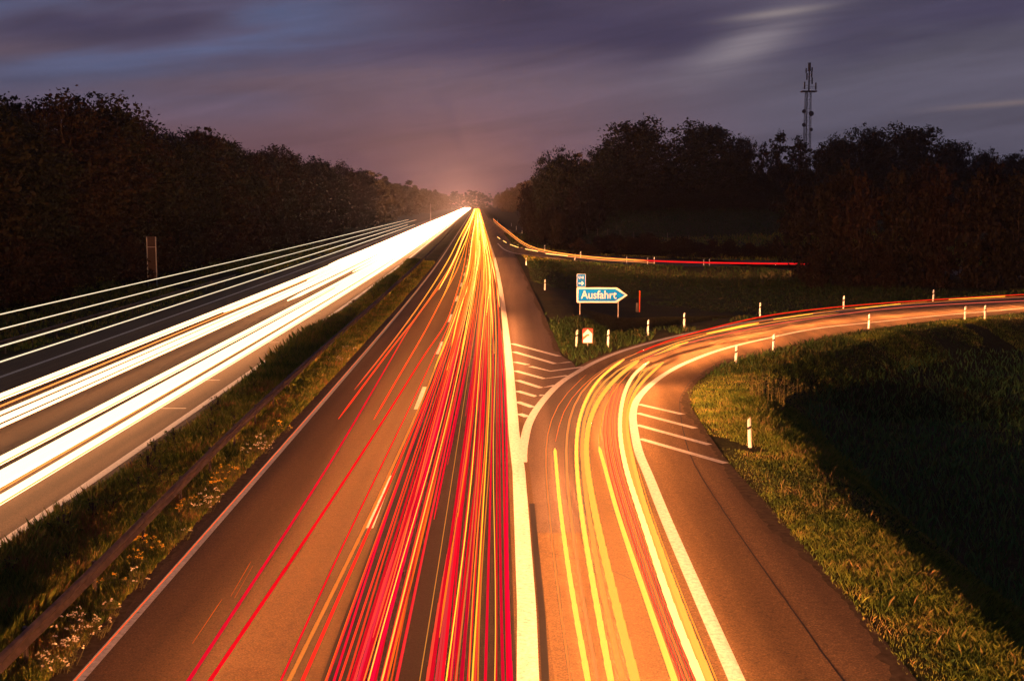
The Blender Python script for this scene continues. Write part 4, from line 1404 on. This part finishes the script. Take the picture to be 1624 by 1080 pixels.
# ------------------------------------------------------------------ trees
def make_tree(h, spread, seed, mleaf, leaves=4200, base=.25, leaf=.30, lobes=16, conic=0.0, name='tree', dome=False):
    """unit tree: returns trunk mesh, crown mesh"""
    r = np.random.default_rng(seed)
    mb = MB()
    lean = r.uniform(-.03, .03, 2) * h
    top = np.array([lean[0], lean[1], h * .78])
    mb.tube((0, 0, -1.0), tuple(top * .5), .028 * h * .6, .018 * h * .6, n=7)
    mb.tube(tuple(top * .5), tuple(top), .018 * h * .6, .05, n=6)
    cen, rad = [], []
    for i in range(lobes):
        f = (i + .5) / lobes
        z = h * (base + (1 - base) * (f * .93))
        prof = math.sin(math.pi * min(1, .16 + .80 * f ** .85)) ** .7 if conic < .5 else (1.05 - f)
        a = i * 2.399 + r.uniform(-.5, .5)
        if dome:
            prof = math.sqrt(max(.02, 1 - ((f - .42) / .60) ** 2))
            z = h * (base + (.86 - base) * f ** .8)
            prof = max(prof, .78 if .3 < f < .96 else .55)
        R = spread * prof * (r.uniform(.15, .82) if not dome else math.sqrt(r.uniform(.02, .72)))
        c = np.array([R * math.cos(a), R * math.sin(a), z]) + np.array([*lean, 0]) * f
        cen.append(c); rad.append(spread * r.uniform(.30, .48) * (1 if f < .8 or dome else .8))
        s = top * min(.98, (.3 + .6 * f))
        mid = s * .4 + c * .6 + np.array([0, 0, -.04 * h])
        mb.tube(tuple(s), tuple(mid), .012 * h * .6, .007 * h * .6, n=5)
        mb.tube(tuple(mid), tuple(c + np.array([0, 0, rad[-1] * .5])), .007 * h * .6, .02, n=4)
    cen, rad = np.array(cen), np.array(rad)
    # leaf sprays: twiggy sub clumps on each lobe, leaves round them
    nsub = max(40, leaves // 22)
    w = rad ** 2 / (rad ** 2).sum()
    li = r.choice(lobes, nsub, p=w)
    d = r.normal(size=(nsub, 3)); d /= np.linalg.norm(d, axis=1)[:, None]
    sub_c = cen[li] + d * (rad[li] * r.uniform(.45, 1.08, nsub) ** 1.0)[:, None] * np.array([1, 1, .85])
    k = r.integers(0, nsub, leaves)
    P = sub_c[k] + r.normal(size=(leaves, 3)) * np.array([1, 1, .7]) * (spread * .085 * r.uniform(.4, 1.3, nsub))[k][:, None]
    n1 = r.normal(size=(leaves, 3)); n1 /= np.linalg.norm(n1, axis=1)[:, None]
    n2 = np.cross(n1, r.normal(size=(leaves, 3))); n2 /= np.linalg.norm(n2, axis=1)[:, None]
    sz = leaf * r.uniform(.5, 1.25, leaves)[:, None]
    v = np.stack([P - n1 * sz, P + n2 * sz * .55, P + n1 * sz, P - n2 * sz * .55], 1).reshape(-1, 3)
    f = np.arange(leaves)[:, None] * 4 + np.arange(4)[None]
    return mb.mesh(name + '_trunk', M_bark), mesh(name + '_crown', v, f, mleaf)


def put_tree(proto, loc, s, rz, label, group, name='tree', cat='tree', sx=1.0):
    root = empty(name, loc, rz)
    root.scale = (s * sx, s * sx, s)
    link('trunk', proto[0], root)
    link('crown', proto[1], root)
    return tag(root, label, cat, group)


wood = [make_tree(17, 5.2, 21 + i, M_leaf_wood, 9500, .06, .22, 24, name='wood_tree') for i in range(6)]
oak = [make_tree(22, 9.0, 51 + i, M_leaf_dark, 15000, .16, .36, 46, name='oak_tree', dome=True) for i in range(4)]
pine = [make_tree(20, 4.2, 71 + i, M_leaf_dark, 3800, .30, .34, 14, name='pine_tree') for i in range(2)]
shrub = [make_tree(6, 3.6, 91 + i, M_leaf_autumn, 4200, .02, .20, 16, name='shrub') for i in range(4)]

# left wood: front row, then rows behind
LAB_L = 'dark brownish tree in the long wood left of the motorway'
yy = 50.0
while yy < 420:
    l = -40 + random.uniform(-1.5, 1.5)
    hgt = 16.6 + 1.3 * math.sin(yy * .11) + random.uniform(-.9, .9)
    if 82 < yy < 104: hgt += 1.2
    x = l + float(cx(yy))
    put_tree(random.choice(wood), (x, yy, float(ground_z(x, yy)[0]) - .2), hgt / 17, random.uniform(0, 6.28), LAB_L, 'front trees of the left wood', 'wood_tree', sx=1.15)
    yy += 4.6 + .012 * yy
yy = 48.0
while yy < 420:
    for l in (-47, -55):
        hgt = 17.5 + random.uniform(-1.5, 2.0)
        x = l + random.uniform(-2, 2) + float(cx(yy))
        put_tree(random.choice(wood), (x, yy, float(ground_z(x, yy)[0]) - .2), hgt / 17, random.uniform(0, 6.28), 'dark tree standing behind the front row of the left wood', 'back trees of the left wood', 'wood_tree')
    yy += 7.5 + .02 * yy
small = [make_tree(1.0, .62, 171 + i, M_blade_med, 900, .0, .035, 14, name='low_shrub') for i in range(3)]
yy = 17.0
while yy < 120:
    l = random.uniform(-10.9, -9.5)
    x = l + float(cx(yy))
    put_tree(random.choice(small), (x, yy, float(ground_z(x, yy)[0])), random.uniform(.5, .95), random.uniform(0, 6.28), 'low leafy shrub in the shade left of the central rail', 'low shrubs of the central reservation', 'low_shrub', 'bush')
    yy += random.uniform(.5, 1.6) * (1 + yy * .02)
# low bushes along the foot of the left wood
yy = 52.0
while yy < 300:
    x = -35.5 + random.uniform(-1, 1) + float(cx(yy))
    put_tree(random.choice(shrub), (x, yy, float(ground_z(x, yy)[0]) - .2), random.uniform(.5, .95), random.uniform(0, 6.28), 'brown bush at the foot of the left wood', 'bushes at the foot of the left wood', 'bush', 'bush')
    yy += 5 + .02 * yy
# far woods both sides of the road up to where it vanishes: one mass, nobody could count it
light = [make_tree(17, 5.4, 131 + i, M_leaf_wood, 1100, .05, .75, 16, name='far_tree') for i in range(4)]


def coords(me):
    v = np.empty(len(me.vertices) * 3, np.float32); me.vertices.foreach_get('co', v)
    return v.reshape(-1, 3)


lightv = [coords(t[1]) for t in light]


def far_wood(spots, label):
    V = []
    for x, y, z, sc, sx in spots:
        v = lightv[random.randrange(4)]
        a = random.uniform(0, 6.28)
        c_, s_ = math.cos(a) * sx * sc, math.sin(a) * sx * sc
        V.append(np.stack([v[:, 0] * c_ - v[:, 1] * s_ + x, v[:, 0] * s_ + v[:, 1] * c_ + y, v[:, 2] * sc + z], 1))
    V = np.concatenate(V)
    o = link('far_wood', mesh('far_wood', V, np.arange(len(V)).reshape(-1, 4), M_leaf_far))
    tag(o, label, kind='stuff')


sp = []
for i in range(130):
    yy = math.exp(random.uniform(math.log(425), math.log(1650)))
    l = -40 - abs(random.gauss(0, 9))
    sp.append((l + float(cx(yy)), yy, -.2, random.uniform(15, 20) / 17, 1.35))
far_wood(sp, 'distant hazy wood left of the vanishing point, road glow tinted into its leaves')
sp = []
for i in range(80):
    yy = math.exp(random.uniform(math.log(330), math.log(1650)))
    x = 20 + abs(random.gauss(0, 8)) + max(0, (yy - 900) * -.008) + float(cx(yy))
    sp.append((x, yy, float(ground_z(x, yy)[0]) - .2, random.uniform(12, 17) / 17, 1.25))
far_wood(sp, 'distant wood right of the vanishing point, reddish glow tinted into its leaves')
M_leaf_far = M_leaf_wood
sp = [(-150 + i * 8 + random.uniform(-3, 3), 1750 + random.uniform(-30, 60), -.2, random.uniform(20, 27) / 17, 1.2) for i in range(34)]
far_wood(sp, 'far wood closing the end of the motorway')

# right skyline, each crown where its silhouette stands
def sky_tree(px, py, Y, lib, width_px, label, name='oak_tree', h_ref=22.0, spread_ref=9.0):
    t = at_depth(px, py, Y)
    g = float(ground_z(t[0], Y)[0])
    hgt = t[2] - g
    s = hgt / h_ref * (1.02 if lib is not oak else .99)
    want = width_px / F * Y / 2
    put_tree(random.choice(lib), (t[0], Y, g - .2), s, random.uniform(0, 6.28), label, 'skyline trees on the right', name, sx=want / (spread_ref * 1.15 * s))


for a in ((890, 230, 300, oak, 95, 'round tree left of the big oaks on the right skyline'),
          (862, 256, 320, oak, 60, 'smaller tree stepping down at the left end of the right skyline'),
          (1008, 181, 300, oak, 155, 'big round oak crown farthest left of the two tallest'),
          (960, 222, 290, oak, 80, 'tree filling the step left of the big oak'),
          (1118, 187, 305, oak, 170, 'big round oak crown right of the tallest one'),
          (1178, 212, 310, oak, 70, 'lower shoulder tree right of the second big oak'),
          (1330, 207, 310, oak, 100, 'broad tree just right of the mast'),
          (1385, 196, 315, oak, 100, 'tall rounded tree between mast and the open crowned oak'),
          (1450, 190, 305, oak, 150, 'open crowned oak with sky showing through, right of the mast'),
          (1512, 214, 310, oak, 75, 'lower tree on the right shoulder of the open oak'),
          (1560, 233, 330, oak, 70, 'small round tree near the right border skyline'),
          (1606, 238, 320, oak, 90, 'low tree cut by the right border')):
    sky_tree(*a)
for a in ((1208, 224, 320, pine, 40, 'ragged pine in the gap left of the mast'), (1236, 209, 318, pine, 52, 'taller ragged pine close left of the mast'),
          (1272, 214, 322, pine, 60, 'ragged pine in front of the mast foot'), (1300, 226, 325, pine, 45, 'small pine just right of the mast foot')):
    sky_tree(*a, name='pine_tree', h_ref=20.0, spread_ref=4.2)
# undergrowth and second row that closes the wood below the skyline
for i in range(46):
    px = 900 + i * 16.5 + random.uniform(-8, 8)
    Y = random.uniform(312, 345)
    sky_tree(px, random.uniform(250, 285), Y, oak, random.uniform(60, 95), 'dark tree below the right skyline', 'wood_tree')
for i in range(30):
    px = 870 + i * 26 + random.uniform(-8, 8)
    sky_tree(px, random.uniform(292, 312), random.uniform(296, 306), oak, random.uniform(50, 75), 'dark low tree at the foot of the right wood', 'wood_tree')


def bush_at(px, py_base, py_top, w_px, label, group, lib=shrub):
    p = on_ground(px, py_base)
    t = at_depth(px, py_top, p[1])
    hgt = max(.8, t[2] - p[2])
    s = hgt / 6.0
    want = w_px / F * p[1] / 2
    put_tree(random.choice(lib), (p[0], p[1], p[2] - .15), s, random.uniform(0, 6.28), label, group, 'bush', 'bush', sx=want / (3.6 * 1.1 * s))


g_b = 'dark autumn bushes at the right'
for a in ((1300, 452, 300, 110, 'reddish autumn bush at the left end of the dark thicket'), (1262, 420, 285, 95, 'yellow tinged bush above the end of the red slip road trail'),
          (1360, 455, 285, 120, 'dark autumn bush second from the left of the thicket'), (1420, 456, 275, 130, 'rust brown bush in the middle of the thicket'),
          (1485, 456, 270, 130, 'tall dark bush right of the middle of the thicket'), (1550, 457, 275, 130, 'dark bush near the right end of the thicket'),
          (1612, 457, 280, 130, 'dark bush cut by the right border'), (1335, 440, 262, 120, 'tall bush at the back of the thicket left'),
          (1455, 440, 255, 130, 'tall bush at the back of the thicket centre'), (1570, 440, 258, 140, 'tall bush at the back of the thicket right'),
          (1290, 458, 395, 60, 'low bush hiding the end of the slip road'), (1340, 458, 400, 70, 'low bush in front of the thicket left'), (1400, 458, 395, 70, 'low bush in front of the thicket centre')):
    bush_at(*a, g_b)
g_c = 'brown brush on the bank'
for i in range(44):
    px = 845 + i * 9.4 + random.uniform(-5, 5)
    base = 398 + (px - 845) * .05 + random.uniform(-9, 4) - (12 if px < 880 else 0)
    bush_at(px, min(base, 409), base - random.uniform(16, 34) - (35 if px < 900 else 0), random.uniform(26, 44), 'low brown bush on the bank beyond the slip road', g_c)
for i in range(18):
    px = 835 + i * 6.5 + random.uniform(-3, 3)
    bush_at(px, 372 - (i % 3) * 6, 300 + (900 - px) * .15 - random.uniform(0, 20), random.uniform(34, 52), 'tall brown lit bush between slip road and big oaks', 'tall brown bushes on the bank')

# ------------------------------------------------------------------ evening haze
def haze():
    mb = MB().box((0, 1080, 30), (1790, 2270, 74))
    m = bpy.data.materials.new('haze')
    m.use_nodes = True
    nt = m.node_tree; nt.nodes.clear()
    o = nt.nodes.new('ShaderNodeOutputMaterial')
    v = nt.nodes.new('ShaderNodeVolumePrincipled')
    v.inputs['Color'].default_value = (.85, .85, .88, 1)
    v.inputs['Density'].default_value = .00015
    v.inputs['Anisotropy'].default_value = .7
    nt.links.new(v.outputs[0], o.inputs['Volume'])
    h = link('haze', mb.mesh('haze', m))
    tag(h, 'thin evening haze over the motorway', kind='stuff')


import os
if not os.environ.get('NOHAZE'):
    haze()
